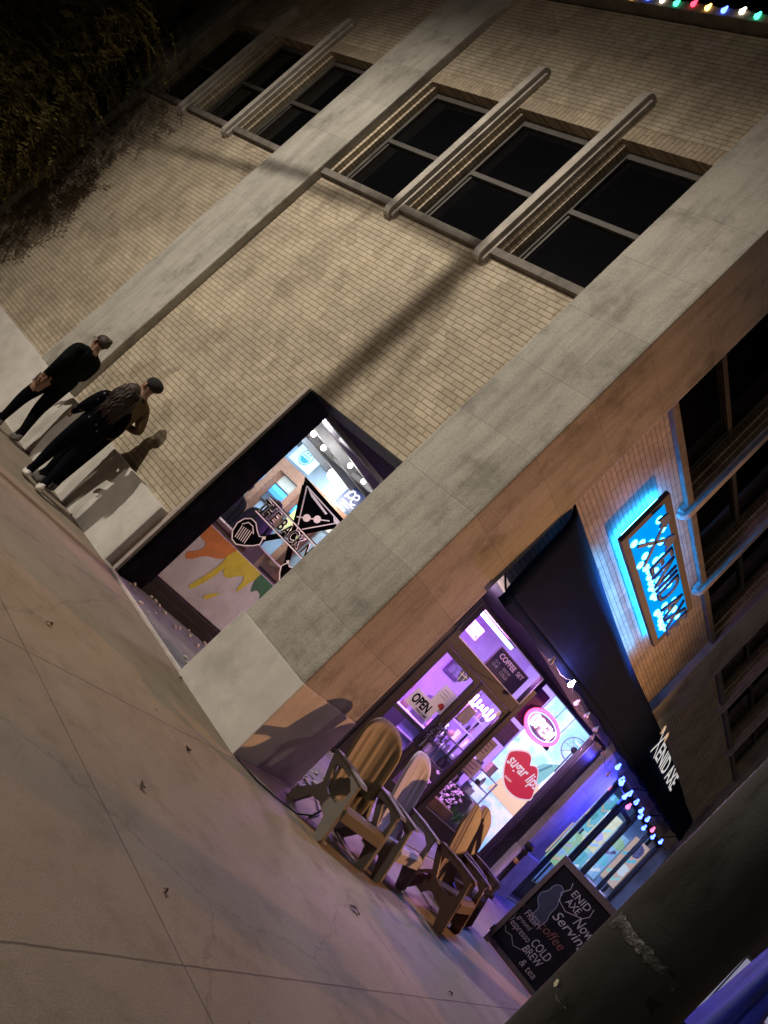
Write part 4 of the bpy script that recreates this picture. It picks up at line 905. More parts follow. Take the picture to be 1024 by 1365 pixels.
# ------------------------------------------------------------------ moulded garden chairs
def chair(name, label, mats, wood=False, group='garden chairs in front of the entry'):
    """faces -y; origin under the middle of the seat's front edge, x across"""
    sm_, bm_, st_ = mats
    t = thing(name, label, 'garden chair', (0,0,0), group=group)
    W2 = .33
    out = [(.62,.0), (.53,.0), (.50,.05), (.43,.16), (.30,.195), (.15,.16), (.085,.02), (.08,.0), (.0,.0), (-.02,.04), (.03,.27), (.09,.50), (.10,.555), (.54,.575), (.58,.54), (.52,.44), (.43,.31), (.46,.25), (.56,.15), (.64,.06)]
    hole = [(.105,.30), (.35,.29), (.42,.40), (.49,.52), (.13,.52)]
    low = [(.12,.13), (.25,.175), (.34,.17), (.30,.245), (.12,.235)]
    for sx in (-1, 1):
        bm = bmesh.new(); x = sx*W2
        loops = [out, smooth(hole, 1)]; allv = []; es = []
        for lp_ in loops:
            vs = [bm.verts.new((x-.02, y, z)) for y, z in lp_]; allv += vs
            es += [bm.edges.new((vs[i], vs[(i+1) % len(vs)])) for i in range(len(vs))]
        bmesh.ops.triangle_fill(bm, edges=es, use_beauty=True)
        r = bmesh.ops.extrude_face_region(bm, geom=bm.faces[:]); bmesh.ops.translate(bm, verts=[q for q in r['geom'] if isinstance(q, bmesh.types.BMVert)], vec=(.04, 0, 0))
        bmesh.ops.recalc_face_normals(bm, faces=bm.faces)
        me = bpy.data.meshes.new('side_panel'); bm.to_mesh(me); bm.free(); me.materials.append(sm_)
        o = bpy.data.objects.new('side_panel', me); COL.objects.link(o); o.parent = t
        m = MB(); aw_ = .055
        prof = [(.60,.545), (.55,.595), (.30,.60), (.08,.585), (.05,.56), (.08,.562), (.30,.577), (.54,.572)]
        m.prism(prof, x-aw_, x+aw_, 'yzx'); m.build('arm', sm_, t, bevel=.008)
    # seat: slopes down to the back, front edge rolls over
    m = MB(); prof = [(.02,.24), (.03,.33), (.07,.36), (.14,.355), (.32,.29), (.50,.245), (.52,.22), (.32,.262), (.14,.325), (.06,.33)]
    m.prism(prof, -W2+.02, W2-.02, 'yzx'); m.build('seat', st_, t, bevel=.006)
    # back: rounded top, vertical flutes
    n = 7; wb = .27; m = MB()
    def bk(a, q):          # a -1..1 across, q 0..1 up
        half = wb+.05*math.sin(q*2.2); y = .44+.26*q+.05*a*a*-1; z = .20+.86*q
        return Vector((a*half, y, z))
    cols_ = 33; rows_ = 14
    def topq(a): return .74+.26*math.sqrt(max(0, 1-abs(a)**2.4))
    gridf = []
    for i in range(cols_):
        a = -1+2*i/(cols_-1); col_ = []
        for j in range(rows_):
            q = j/(rows_-1)*topq(a); p = bk(a, q)
            fl = 0.0
            if abs(a) < .80 and .08 < q < .86*topq(a): fl = .010*max(0, math.cos(a/.80*math.pi*3.0))**2
            else: fl = .010
            if wood: fl = 0 if abs((a*2.5+.5) % 1-.5) > .44 else .012
            col_.append(m.v(p+Vector((0,-fl,0))))
        gridf.append(col_)
    m.sm = not wood
    for i in range(cols_-1):
        for j in range(rows_-1): m.f([gridf[i][j], gridf[i+1][j], gridf[i+1][j+1], gridf[i][j+1]])
    o = m.build('backrest', bm_, t); md = o.modifiers.new('thickness', 'SOLIDIFY'); md.thickness = .03; md.offset = 1 if False else -1
    return t
TANP = plain('tan_plastic', (.17,.13,.07), .6, var=.08, scale=5, bmp=.04)
OLIVE = plain('taupe_plastic', (.15,.132,.11), .6, var=.08, scale=5, bmp=.04)
GREYP = plain('pale_plastic', (.46,.43,.48), .6, var=.08, scale=5, bmp=.04)
BRW = plain('brown_timber_plastic', (.10,.045,.026), .5, var=.25, scale=7, bmp=.12)
c1 = chair('garden_chair', 'tan moulded garden chair with fluted back closest to the corner pier', (OLIVE, TANP, TANP)); c1.location = (.945, -.90, 0); c1.rotation_euler = (0,0,R(-15))
c2 = chair('garden_chair', 'pale moulded garden chair with lilac lit back, second from the corner pier', (OLIVE, GREYP, GREYP)); c2.location = (1.84, -1.05, 0); c2.rotation_euler = (0,0,R(3))
c3 = chair('garden_chair', 'brown slatted garden chair, third from the corner pier', (BRW, BRW, BRW), wood=True); c3.location = (2.72, -1.46, 0); c3.rotation_euler = (0,0,R(6))
c4 = copy_tree(c3); c4['label'] = 'brown slatted garden chair farthest from the corner pier, mostly hidden'; c4.location = (3.62, -1.22, 0); c4.rotation_euler = (0,0,R(2))

# ------------------------------------------------------------------ chalk pavement sign
ch = thing('chalkboard_sign', 'folding chalkboard sign with handwriting standing on the sidewalk', 'chalkboard', (4.36, -1.30, 0))
def CB(a, b, c):           # a across (to the right), b out of the board, c up the board; leans back a little
    return (.14*c/1.32-b*.99, -a, c-.1*b)
m = MB(CB); m.box(.0, .96, -.03, .02, .02, .08); m.box(.0, .96, -.03, .02, 1.24, 1.32); m.box(.0, .06, -.031, .021, .0, 1.33); m.box(.90, .96, -.031, .021, .0, 1.33)
m.build('frame', plain('dark_timber', (.035,.018,.013), .5, var=.3, scale=8, bmp=.15), ch, bevel=.004)
m = MB(CB); m.box(.06, .90, -.012, .0, .08, 1.24); m.build('slate', plain('board_black', (.007,.007,.008), .9, spec=.1, var=.4, scale=4, bmp=.05), ch)
m = MB(lambda a, b, c: (.32+.02-.13*c/1.3, -a, c)); m.box(0, .06, 0, .04, 0, 1.2) if False else None
m = MB(); m.prism([(.16,1.27), (.20,1.27), (.46,.0), (.42,.0)], -.04, 0.0, 'xzy'); m.prism([(.16,1.27), (.20,1.27), (.46,.0), (.42,.0)], -.96, -.92, 'xzy'); m.build('rear_frame', plain('dark_timber', (.035,.018,.013)), ch)
yv = Vector(CB(0,0,1))-Vector(CB(0,0,0)); xv = (0,-1,0)
def chalk(nm, body, a, c, w_, h_, mat=CHALK, **kw): return lettering(nm, body, mat, ch, CB(a, .004, c), xv, yv, width=w_, height=h_, extrude=.0008, **kw)
chalk('chalk_words', 'ENID', .34, 1.06, .25, .085, shear=.1); chalk('chalk_words', 'AXE', .35, .955, .19, .085, shear=.1)
m = MB(CB); m.strip(smooth([(.27,1.17), (.30,1.10), (.25,1.0), (.30,.92), (.42,.89), (.50,.93), (.60,.98), (.64,1.05), (.62,1.14)], 0), .008, .004); m.build('chalk_outline', CHALK, ch)
chalk('chalk_words', 'Now', .56, .86, .26, .12, shear=.3); chalk('chalk_words', 'Serving', .36, .70, .50, .15, shear=.3)
BR = plain('chalk_brown', (.12,.045,.03), .9); chalk('chalk_words', 'coffee', .33, .55, .34, .11, BR, shear=.3)
chalk('chalk_words', 'COLD', .40, .36, .25, .10, shear=.15); chalk('chalk_words', 'BREW', .38, .25, .25, .09, shear=.15)
DIM = plain('chalk_dim', (.22,.19,.185), .95)
chalk('chalk_words', 'FRESH', .13, .52, .22, .085, DIM, shear=.15); chalk('chalk_words', 'ground', .10, .42, .20, .075, DIM, shear=.2); chalk('chalk_words', 'espresso', .09, .31, .28, .08, DIM, shear=.2); chalk('chalk_words', '& tea', .45, .13, .22, .08, DIM, shear=.2)
blob = smooth([(.14,1.0), (.20,1.06), (.27,1.02), (.28,.93), (.33,.86), (.32,.74), (.36,.66), (.33,.56), (.24,.54), (.19,.60), (.20,.70), (.12,.74), (.09,.83), (.14,.90)], 2)
m = MB(CB); m.poly([(a, .003, c) for a, c in blob]); m.build('chalk_blob', plain('chalk_navy', (.02,.024,.04), .9), ch)
m = MB(CB); m.strip(blob, .008, .004, True); m.build('chalk_outline', plain('chalk_blue', (.16,.17,.22), .95), ch)
wav = [(.36+.03*math.sin(k*2.4), .20+.045*k) if k < 9 else (.07-.02*math.sin(k*2.1), .62-.045*(k-9)) for k in range(18)]
m = MB(CB); m.strip([(.07,.60), (.05,.50), (.08,.40), (.05,.30), (.12,.24), (.20,.26), (.28,.20), (.37,.24), (.40,.34)], .007, .004); m.build('chalk_outline', DIM, ch)
for k in range(2): pass
m = MB(CB); m.box(-.015, .015, -.02, .03, .12, .2); m.build('hinge', BLACKMETAL, ch)

# ------------------------------------------------------------------ small post by the far pilaster
t = thing('bollard', 'short black post with ball finial and gold band beside the far pilaster', 'bollard', (7.12, -.17, .0))
m = MB(); m.lathe((0,0,0), [(.13,0), (.13,.05), (.09,.08), (.10,.20), (.05,.26), (.04,.30), (.04,.80), (.055,.82), (.055,.86), (.03,.88)], 16); m.build('shaft', BLACKMETAL, t)
m = MB(); m.lathe((0,0,.62), [(.043,0), (.046,.01), (.046,.06), (.043,.07)], 16); m.build('band', plain('brass', (.6,.38,.16), .4, metal=.6), t)
m = MB(); m.ball((0,0,.94), .075, 14, 10); m.build('finial', BLACKMETAL, t)

# ------------------------------------------------------------------ dark steel post close to the viewer
def postmat():
    m, nt, b = newmat('stained_black_steel'); tc = nt.nodes.new('ShaderNodeTexCoord')
    n1 = noise(nt, tc.outputs['Object'], 3.0, 8, .65); r1 = ramp(nt, n1.outputs[0], [(.30, (.015,.015,.016)), (.70, (.044,.044,.045))])
    mp = N(nt, 'ShaderNodeMapping'); mp.inputs['Scale'].default_value = (9, 9, 2.2); nt.links.new(tc.outputs['Object'], mp.inputs[0])
    n2 = noise(nt, mp.outputs[0], 1.0, 8, .75); r2 = ramp(nt, n2.outputs[0], [(.38, (.35,.35,.35)), (.5, (1,1,1))])
    o = mix(nt, r1.outputs[0], r2.outputs[0], 1.0, 'MULTIPLY'); nt.links.new(o, b.inputs['Base Color'])
    r3 = ramp(nt, n2.outputs[0], [(.3, (.35,.35,.35)), (.7, (.7,.7,.7))]); nt.links.new(r3.outputs[0], b.inputs['Roughness'])
    n3 = noise(nt, tc.outputs['Object'], 120, 3); bump(nt, n3.outputs[0], b, .25, .004)
    return m
pc = Vector((-3.62, -3.67, 0))
t = thing('steel_post', 'dark stained steel post with torn tape close to the viewer', 'post', pc+Vector((-.033,.041,0)))
t.rotation_mode = 'QUATERNION'; t.rotation_quaternion = Quaternion(Vector((.778,.627,0)), R(1.8))
m = MB(); m.lathe((0,0,.0), [(.121,.0), (.121,4.6), (.03,4.66)], 48); m.build('shaft', postmat(), t)
m = MB(); m.lathe((0,0,-.01), [(.22,0), (.22,.05), (.15,.10), (.125,.12)], 32); m.build('base_plate', BLACKMETAL, t)
def onpost(ang, z, r=.1225): a = R(ang); return Vector((r*math.cos(a), r*math.sin(a), z))
va = math.degrees(math.atan2(-3.935-pc.y, -5.802-pc.x))
def patch(name, pts, mat, r):
    m = MB(); c = [onpost(va+a, z, r) for a, z in pts]; ctr = sum(c, Vector())/len(c)
    rr = math.hypot(ctr.x, ctr.y); ctr = Vector((ctr.x*r/rr, ctr.y*r/rr, ctr.z)); cv = m.v(ctr)
    vs = [m.v(p) for p in c]
    for i in range(len(vs)): m.f([cv, vs[i], vs[(i+1) % len(vs)]])
    return m.build(name, mat, t)
TAPE = plain('old_tape', (.045,.045,.044), .14, var=.4, scale=30, bmp=.9, bscale=40)
m = MB(); m.sm = True
tp = []
for i in range(20):
    a = -61+i*4.95; wv = .0015*math.sin(i*.7)-.0004*i+.0015*rnd.uniform(-1,1); hh = .012+.003*math.sin(i*2.9+1)+.002*rnd.uniform(-1,1)
    tp.append((m.v(onpost(va+a, 1.532+wv+hh+rnd.uniform(-.002,.002), .1226+.002*rnd.random())), m.v(onpost(va+a, 1.530+wv, .1236+.003*rnd.random())), m.v(onpost(va+a+2, 1.530+wv-hh+rnd.uniform(-.003,.003), .1226+.002*rnd.random()))))
for A, B in zip(tp, tp[1:]):
    for k in (0, 1): m.f([A[k], B[k], B[k+1], A[k+1]])
m.build('torn_tape', TAPE, t)
BURN = plain('scraped_paint', (.006,.006,.006), .5, var=.5, scale=40, bmp=.3)
patch('scrape', [(-70,1.510), (-62,1.522), (-54,1.524), (-50,1.512), (-56,1.503), (-66,1.500)], BURN, .1222)
patch('scrape', [(-80,1.345), (-66,1.350), (-50,1.338), (-32,1.330), (-24,1.318), (-40,1.312), (-66,1.322), (-80,1.325)], BURN, .1222)
patch('scrape', [(20,1.470), (34,1.478), (44,1.460), (36,1.448), (22,1.455)], BURN, .1222)
patch('paper_scrap', [(-60,1.338), (-55,1.341), (-51,1.330), (-53,1.322), (-58,1.326)], plain('scrap_paper', (.40,.37,.26), .6), .1232)

# ------------------------------------------------------------------ beyond the post, down the street
t = thing('folded_canopy', 'folded bright blue market canopy far down the sidewalk', 'canopy', (2.3, -3.60, 0))
m = MB(); m.sm = True
rings = []
for j in range(10):
    q = j/9; z = 1.15+1.25*q; rr = .17*(1-.78*q)+.03
    rings.append([m.v((rr*(1+.25*math.sin(k*5+q*2))*math.cos(k*2*math.pi/20), rr*(1+.25*math.sin(k*5+q*2))*math.sin(k*2*math.pi/20), z+.03*math.sin(k*1.7))) for k in range(20)])
for A, B in zip(rings, rings[1:]):
    for k in range(20): m.f([A[k], A[(k+1) % 20], B[(k+1) % 20], B[k]])
m.build('cloth', plain('blue_cloth', (.008,.02,.30), .6, var=.2, scale=4, bmp=.2), t)
m = MB(); m.tube([(0,0,0), (0,0,2.5)], .022); m.lathe((0,0,0), [(.25,0), (.25,.05), (.04,.08)], 20); m.build('pole', BLACKMETAL, t)
farb = thing('distant_building', 'dark building with a pale lit shop window far down the street', 'building', (22, -5.5, 0))
m = MB(); m.box(0, 6, -8, 4.2, 0, 6); m.build('wall', plain('far_wall', (.10,.08,.075), .8), farb)
m = MB(); m.box(-.06, 0, 1.6, 4.0, .5, 2.7); wf = m.build('window', BRONZE, farb)
m = MB(); m.box(-.09, -.062, 1.7, 3.9, .6, 2.6); m.build('pane', glow('far_window', (.42,.42,.60), .5), wf)
m = MB()
for k in range(5): m.box(-.12, -.09, 1.7+.55*k, 1.74+.55*k, .6, 2.6)
m.build('mullions', BRONZE, wf)
cart = thing('wooden_kiosk', 'brown slatted wooden kiosk counter with small bulbs down the sidewalk', 'kiosk', (5.2, -4.15, .72))
m = MB(); 
for k in range(7): m.box(-.6, .6, -.5+.145*k, -.5+.145*k+.13, .88, .92)
m.build('top', plain('varnished_wood', (.22,.11,.05), .25, var=.4, scale=9, bmp=.1), cart)
m = MB(); m.box(-.57, .57, -.47, .48, -.5, .88); m.build('body', WOOD, cart)
for a in (-.52, .52):
    for b in (-.42, .42): m = MB(); m.tube([(a,b,-.72), (a,b,-.48)], .03); m.build('leg', BLACKMETAL, cart)
string('cart_lights', 'small warm bulb string lying on the brown wooden kiosk', [(4.8+.1*i, -3.85+.05*math.sin(i*2), 1.71) for i in range(7)], .018, [glow('warm_bulb', (1.0,.75,.5), 14)], drop=.02)

# ------------------------------------------------------------------ people
def person(label, loc, rz, height, P, mats, group=None):
    """P: joint overrides; one continuous skinned body, material per body region"""
    s = height/1.75
    J = dict(pelvis=(0,0,.96), waist=(0,0,1.10), chest=(0,.01,1.30), collar=(0,-.005,1.45), neck=(0,.005,1.52), jaw=(0,.03,1.585), skull=(0,.01,1.665), crown=(0,.0,1.71),
             shL=(-.175,0,1.41), elL=(-.215,-.03,1.13), wrL=(-.22,.05,.89), paL=(-.215,.07,.82), shR=(.175,0,1.41), elR=(.215,-.03,1.13), wrR=(.22,.05,.89), paR=(.215,.07,.82),
             hipL=(-.09,0,.90), knL=(-.10,.03,.50), anL=(-.10,0,.09), baL=(-.105,.07,.045), toL=(-.11,.15,.035), heL=(-.10,-.055,.04),
             hipR=(.09,0,.90), knR=(.10,.03,.50), anR=(.10,0,.09), baR=(.105,.07,.045), toR=(.11,.15,.035), heR=(.10,-.055,.04), nose=(0,.112,1.615), chin=(0,.075,1.555))
    J.update({k: v for k, v in P.items() if k in J})
    Rd = dict(pelvis=(.155,.115), waist=(.14,.105), chest=(.165,.12), collar=(.085,.07), neck=(.052,.055), jaw=(.062,.072), skull=(.074,.092), crown=(.05,.062),
              shL=.07, elL=.052, wrL=.036, paL=(.018,.028), hipL=(.095,.10), knL=.066, anL=.044, baL=(.054,.050), toL=(.046,.036), heL=.034, nose=.011, chin=.022)
    for k in list(Rd):
        if k.endswith('L') : Rd[k[:-1]+'R'] = Rd[k]
    bulk = P.get('bulk', 1.0); legb = P.get('legs', 1.0)
    for k in ('pelvis','waist','chest','shL','shR','elL','elR'): Rd[k] = tuple(a*bulk for a in Rd[k]) if isinstance(Rd[k], tuple) else Rd[k]*bulk
    for k in ('hipL','hipR','knL','knR'): Rd[k] = tuple(a*legb for a in Rd[k]) if isinstance(Rd[k], tuple) else Rd[k]*legb
    E = [('pelvis','waist','top'), ('waist','chest','top'), ('chest','collar','top'), ('collar','neck','skin'), ('neck','jaw','skin'), ('jaw','skull','skin'), ('skull','crown','skin'), ('jaw','nose','skin'), ('jaw','chin','skin')]
    for q in 'LR':
        E += [('collar','sh'+q,'top'), ('sh'+q,'el'+q,'top'), ('el'+q,'wr'+q,'top'), ('wr'+q,'pa'+q,'skin'), ('pelvis','hip'+q,'legs'), ('hip'+q,'kn'+q,'legs'), ('kn'+q,'an'+q,'legs'), ('an'+q,'ba'+q,'shoe'), ('ba'+q,'to'+q,'shoe'), ('an'+q,'he'+q,'shoe')]
        wr, pa = Vector(J['wr'+q]), Vector(J['pa'+q]); dr = (pa-wr).normalized(); side = dr.cross(Vector((1,0,0))).normalized(); inn = Vector((1 if q == 'L' else -1, 0, 0))
        for k in range(4):
            ln = (.038,.044,.041,.033)[k]; off = side*(.022-.0145*k)
            J['f%d%sa' % (k, q)] = tuple(pa+dr*.05+off); J['f%d%sb' % (k, q)] = tuple(pa+dr*(.05+ln*.9)+off+inn*.012); J['f%d%sc' % (k, q)] = tuple(pa+dr*(.05+ln*1.4)+off+inn*.035)
            for n_, r_ in zip('abc', (.0095,.0085,.0075)): Rd['f%d%s%s' % (k, q, n_)] = r_
            E += [('pa'+q, 'f%d%sa' % (k, q), 'skin'), ('f%d%sa' % (k, q), 'f%d%sb' % (k, q), 'skin'), ('f%d%sb' % (k, q), 'f%d%sc' % (k, q), 'skin')]
        J['t%sa' % q] = tuple(wr.lerp(pa, .6)+side*.045+inn*.012); J['t%sb' % q] = tuple(pa+side*.058+inn*.022+dr*.02)
        Rd['t%sa' % q] = .011; Rd['t%sb' % q] = .009; E += [('pa'+q, 't%sa' % q, 'skin'), ('t%sa' % q, 't%sb' % q, 'skin')]
    names = list(J); idx = {k: i for i, k in enumerate(names)}
    me = bpy.data.meshes.new('person'); me.from_pydata([Vector(J[k])*s for k in names], [(idx[a], idx[b]) for a, b, _ in E], [])
    o = bpy.data.objects.new('person', me); COL.objects.link(o); o.modifiers.new('skin', 'SKIN').use_smooth_shade = True
    for k in names:
        sv = me.skin_vertices[0].data[idx[k]]; r_ = Rd[k]; sv.radius = tuple(a*s for a in r_) if isinstance(r_, tuple) else (r_*s, r_*s); sv.use_root = (k == 'pelvis')
    sd = o.modifiers.new('sub', 'SUBSURF'); sd.levels = 2; sd.render_levels = 2
    dg = bpy.context.evaluated_depsgraph_get(); me2 = bpy.data.meshes.new_from_object(o.evaluated_get(dg)); bpy.data.objects.remove(o)
    order = ['top', 'legs', 'skin', 'shoe']
    me2.materials.clear()
    for k in order: me2.materials.append(mats[k])
    seg = [(Vector(J[a])*s, Vector(J[b])*s, order.index(c)) for a, b, c in E]
    for p in me2.polygons:
        best = 1e9; c = p.center
        for a, b, q in seg:
            ab = b-a; t_ = max(0, min(1, (c-a).dot(ab)/max(ab.length_squared, 1e-9))); d = (a+ab*t_-c).length_squared
            if d < best: best, mi = d, q
        if mi == 0 and c.z < .93*s: mi = 1
        if mi == 1 and c.z > .90*s: mi = 0
        p.material_index = mi; p.use_smooth = True
    ob = bpy.data.objects.new('person', me2); COL.objects.link(ob); ob.location = loc; ob.rotation_euler = (0,0,rz)
    tag(ob, label, 'person', group); ob['s'] = 1
    del ob['s']
    # eyes and ears as little parts
    for nm, pts, r_, mt in (('eye', ((-.032,.095,1.64), (.032,.095,1.64)), .011, plain('eye_dark', (.03,.025,.02), .2)), ('ear', ((-.082,.01,1.625), (.082,.01,1.625)), (.012,.022,.034), mats['skin'])):
        for p in pts:
            m = MB(); m.ball(Vector(p)*s, tuple(a*s for a in r_) if isinstance(r_, tuple) else r_*s, 8, 6); m.build(nm, mt, ob)
    return ob, s
DKJ = plain('dark_jacket', (.004,.006,.006), .8, var=.3, scale=8, bmp=.7, bscale=11, spec=.05, fold=.06); BLKJ = plain('black_jeans', (.003,.003,.004), .85, var=.3, scale=10, bmp=.7, bscale=13, spec=.05, fold=.06)
NAVY = plain('navy_leggings', (.003,.004,.008), .7, var=.2, scale=10, bmp=.3, bscale=25, spec=.05, fold=.05); TANJ = plain('tan_jacket', (.14,.10,.06), .85, var=.2, scale=8, bmp=.7, bscale=11, spec=.05, fold=.06)
GREYSH = plain('grey_shoe', (.13,.12,.115), .7, var=.3, scale=20); WHSH = plain('white_shoe', (.80,.77,.74), .6, var=.15, scale=20)
def speckled():
    m, nt, b = newmat('speckled_black_top'); tc = nt.nodes.new('ShaderNodeTexCoord'); v = N(nt, 'ShaderNodeTexVoronoi', Scale=14.0); nt.links.new(tc.outputs['Object'], v.inputs['Vector'])
    r = ramp(nt, v.outputs['Distance'], [(.10, (.16,.16,.17)), (.18, (.004,.004,.006))]); nt.links.new(r.outputs[0], b.inputs['Base Color']); b.inputs['Roughness'].default_value = .9; b.inputs['Specular IOR Level'].default_value = .05; return m
SPK = speckled()
HAIR = plain('brown_hair', (.030,.016,.011), .6, var=.4, scale=30, bmp=.5, bscale=60); KNIT = plain('dark_knit', (.010,.009,.009), .9, var=.3, scale=40, bmp=.5, bscale=90)
def shell(name, ob, s, parts, mat, wob=.08):
    m = MB()
    for c, r_ in parts: m.ball(Vector(c)*s, tuple(a*s for a in r_), 16, 11, wob)
    return m.build(name, mat, ob)
p1, s = person('person in dark jacket and black jeans with glasses, walking nearest the far pilaster', (-.42, 5.42, -.045), R(6), 1.70,
    dict(knL=(-.10,.09,.50), anL=(-.10,.06,.09), baL=(-.10,.14,.045), toL=(-.10,.22,.035), heL=(-.10,.0,.04), knR=(.10,-.02,.50), anR=(.10,-.16,.11), baR=(.10,-.10,.05), toR=(.10,-.02,.035), heR=(.10,-.21,.08),
         elL=(-.25,-.10,1.14), wrL=(-.24,-.05,.90), paL=(-.235,-.03,.83), elR=(.23,.05,1.15), wrR=(.16,.24,1.05), paR=(.14,.30,1.04), bulk=1.38, legs=1.22),
    dict(top=DKJ, legs=BLKJ, skin=SKIN, shoe=GREYSH))
shell('hair', p1, s, [((0,-.015,1.68), (.090,.105,.085)), ((0,-.10,1.735), (.035,.035,.035))], HAIR)
m = MB()
for x in (-.034, .034): m.tube([(Vector((x+.026*math.cos(a), .112, 1.64+.02*math.sin(a)))*s) for a in [k*2*math.pi/12 for k in range(13)]], .0035, 5)
m.tube([Vector((-.06,.108,1.645))*s, Vector((-.088,.02,1.64))*s], .003, 5); m.tube([Vector((.06,.108,1.645))*s, Vector((.088,.02,1.64))*s], .003, 5); m.build('glasses', BLACKMETAL, p1)
m = MB(); m.lathe(Vector((0,-.01,1.405))*s, [(.10*s,0), (.115*s,.02), (.105*s,.055), (.085*s,.07)], 18); m.build('collar', DKJ, p1)
o = MB(); o.box(-.02, .02, -.075, .075, -.006, .006); ph = o.build('mobile_phone', plain('phone_shell', (.5,.5,.52), .15, var=.05), None, bevel=.004); ph.location = Vector((-.42, 5.42, -.045))+Quaternion((0,0,1), R(6)) @ Vector((-.255*s, -.0, .80*s)); ph.rotation_euler = (R(70), R(20), R(20))
tag(ph, 'small silver phone held at the hip by the person in glasses', 'phone')
p2, s = person('person with long brown hair in speckled black top, leggings and white sneakers', (-.66, 3.86, -.017), R(-24), 1.53,
    dict(knL=(-.10,.10,.50), anL=(-.10,.08,.09), baL=(-.105,.155,.045), toL=(-.11,.235,.035), heL=(-.10,.02,.04), knR=(.10,-.03,.50), anR=(.10,-.17,.10), baR=(.10,-.10,.05), toR=(.10,-.02,.035), heR=(.10,-.22,.07),
         elL=(-.245,-.03,1.15), wrL=(-.27,.10,.98), paL=(-.275,.16,.95), elR=(.24,-.04,1.14), wrR=(.18,.14,1.02), paR=(.15,.20,1.0), bulk=1.42, legs=1.30),
    dict(top=SPK, legs=NAVY, skin=SKIN, shoe=WHSH))
shell('hair', p2, s, [((0,-.01,1.665), (.105,.12,.115)), ((0,-.065,1.55), (.115,.085,.15)), ((0,-.10,1.42), (.115,.06,.16))], HAIR, .05)
m = MB(); rh = random.Random(5)
for k in range(230):
    a = rh.uniform(.15, math.pi-.15)+math.pi if k < 190 else rh.uniform(-.3, .3)+(0 if k % 2 else math.pi)
    rr = rh.uniform(.92, 1.08); x, y = .105*math.cos(a)*rr, .115*math.sin(a)*rr-.01
    L = rh.uniform(.30, .52); wv = rh.uniform(.008, .022); ph = rh.uniform(0, 6); pts = []
    for j in range(7):
        f = j/6; sp = 1+.35*math.sin(min(1, f*1.6)*1.57); pts.append(Vector((x*sp+wv*math.sin(ph+f*9), y*sp-.02*f+wv*math.cos(ph+f*8), 1.70-L*f-.02*abs(math.cos(a))))*s)
    m.tube(pts, [.010*s, .011*s, .011*s, .010*s, .009*s, .007*s, .003*s], 5)
m.build('hair_strands', HAIR, p2)
p3, s = person('bearded person in tan jacket and dark knit cap behind the long haired one', (-.33, 4.16, -.022), R(10), 1.74,
    dict(knL=(-.10,.06,.50), knR=(.10,.0,.50), elL=(-.24,-.19,1.19), wrL=(-.20,.05,1.10), paL=(-.17,.12,1.10), elR=(.24,-.16,1.18), wrR=(.20,.08,1.12), paR=(.17,.15,1.12), bulk=1.3),
    dict(top=TANJ, legs=BLKJ, skin=SKIN, shoe=GREYSH))
shell('cap', p3, s, [((0,-.02,1.70), (.098,.115,.082))], KNIT, .03); shell('beard', p3, s, [((0,.05,1.565), (.062,.05,.045)), ((0,.02,1.55), (.07,.05,.03))], HAIR, .1); shell('scarf', p3, s, [((0,.0,1.47), (.10,.10,.05))], KNIT, .1)
p4, s = person('seated looking figure in dark hoodie inside the hall, seen from behind on the left', (2.25, 4.65, .03), R(-40), 1.72, dict(bulk=1.2), dict(top=plain('dark_hoodie', (.02,.02,.028), .85, var=.3), legs=BLKJ, skin=SKIN, shoe=GREYSH))
p4['label'] = 'person in dark hoodie inside the hall, left of the two seen through the side glass'
shell('hair', p4, s, [((0,-.02,1.68), (.092,.108,.09))], HAIR)
p5, s = person('person with brown hair inside the hall, right of the two seen through the side glass', (2.62, 4.32, .03), R(-30), 1.78, dict(bulk=1.2), dict(top=plain('dark_violet_top', (.025,.02,.035), .85, var=.3), legs=BLKJ, skin=SKIN, shoe=GREYSH))
shell('hair', p5, s, [((0,-.02,1.67), (.098,.112,.10)), ((0,-.07,1.56), (.085,.06,.09))], HAIR)

# ------------------------------------------------------------------ street tree by the side wall
tr = thing('street_tree', 'dense drooping street tree at the side wall, dark in the lamplight', 'tree', (-1.2, 12.9, -.18))
BARK = plain('bark', (.07,.055,.04), .9, var=.3, scale=14, bmp=.8, bscale=30)
m = MB(); m.tube([(0,0,0), (.03,-.05,.8), (-.04,.06,1.7), (.05,0,2.7), (0,.05,4.2), (.05,0,5.8)], [.17,.14,.12,.10,.07,.03], 10)
limbs = []
for k in range(16):
    a = k*2.4; z = 1.6+k*.24; L = 1.7-.04*k; p0 = Vector((0,0,z)); p1_ = p0+Vector((math.cos(a)*.5*L, math.sin(a)*L*.8, .5)); p2_ = p0+Vector((math.cos(a)*.75*L, math.sin(a)*1.35*L, .55-.02*k)); limbs.append((p0, p1_, p2_))
    m.tube([p0, p1_, p2_], [.05,.032,.012], 6)
m.build('trunk', BARK, tr)
m = MB(); r2 = random.Random(3)
def spray(c, dirv, n, L):
    d = dirv.normalized(); up_ = Vector((0,0,1)); sd_ = d.cross(up_).normalized()
    for k in range(n):
        f = k/n; p = c+d*L*f+Vector((0,0,-.10*f*f*L*2)); side = sd_*(1 if k % 2 else -1)
        l = (side*.8+d*.55+Vector((0,0,r2.uniform(-.35,.1)))).normalized()*r2.uniform(.09,.16); b = l.cross(up_).normalized()*r2.uniform(.018,.034)
        m.f([m.v(p), m.v(p+l*.5+b), m.v(p+l), m.v(p+l*.5-b)])
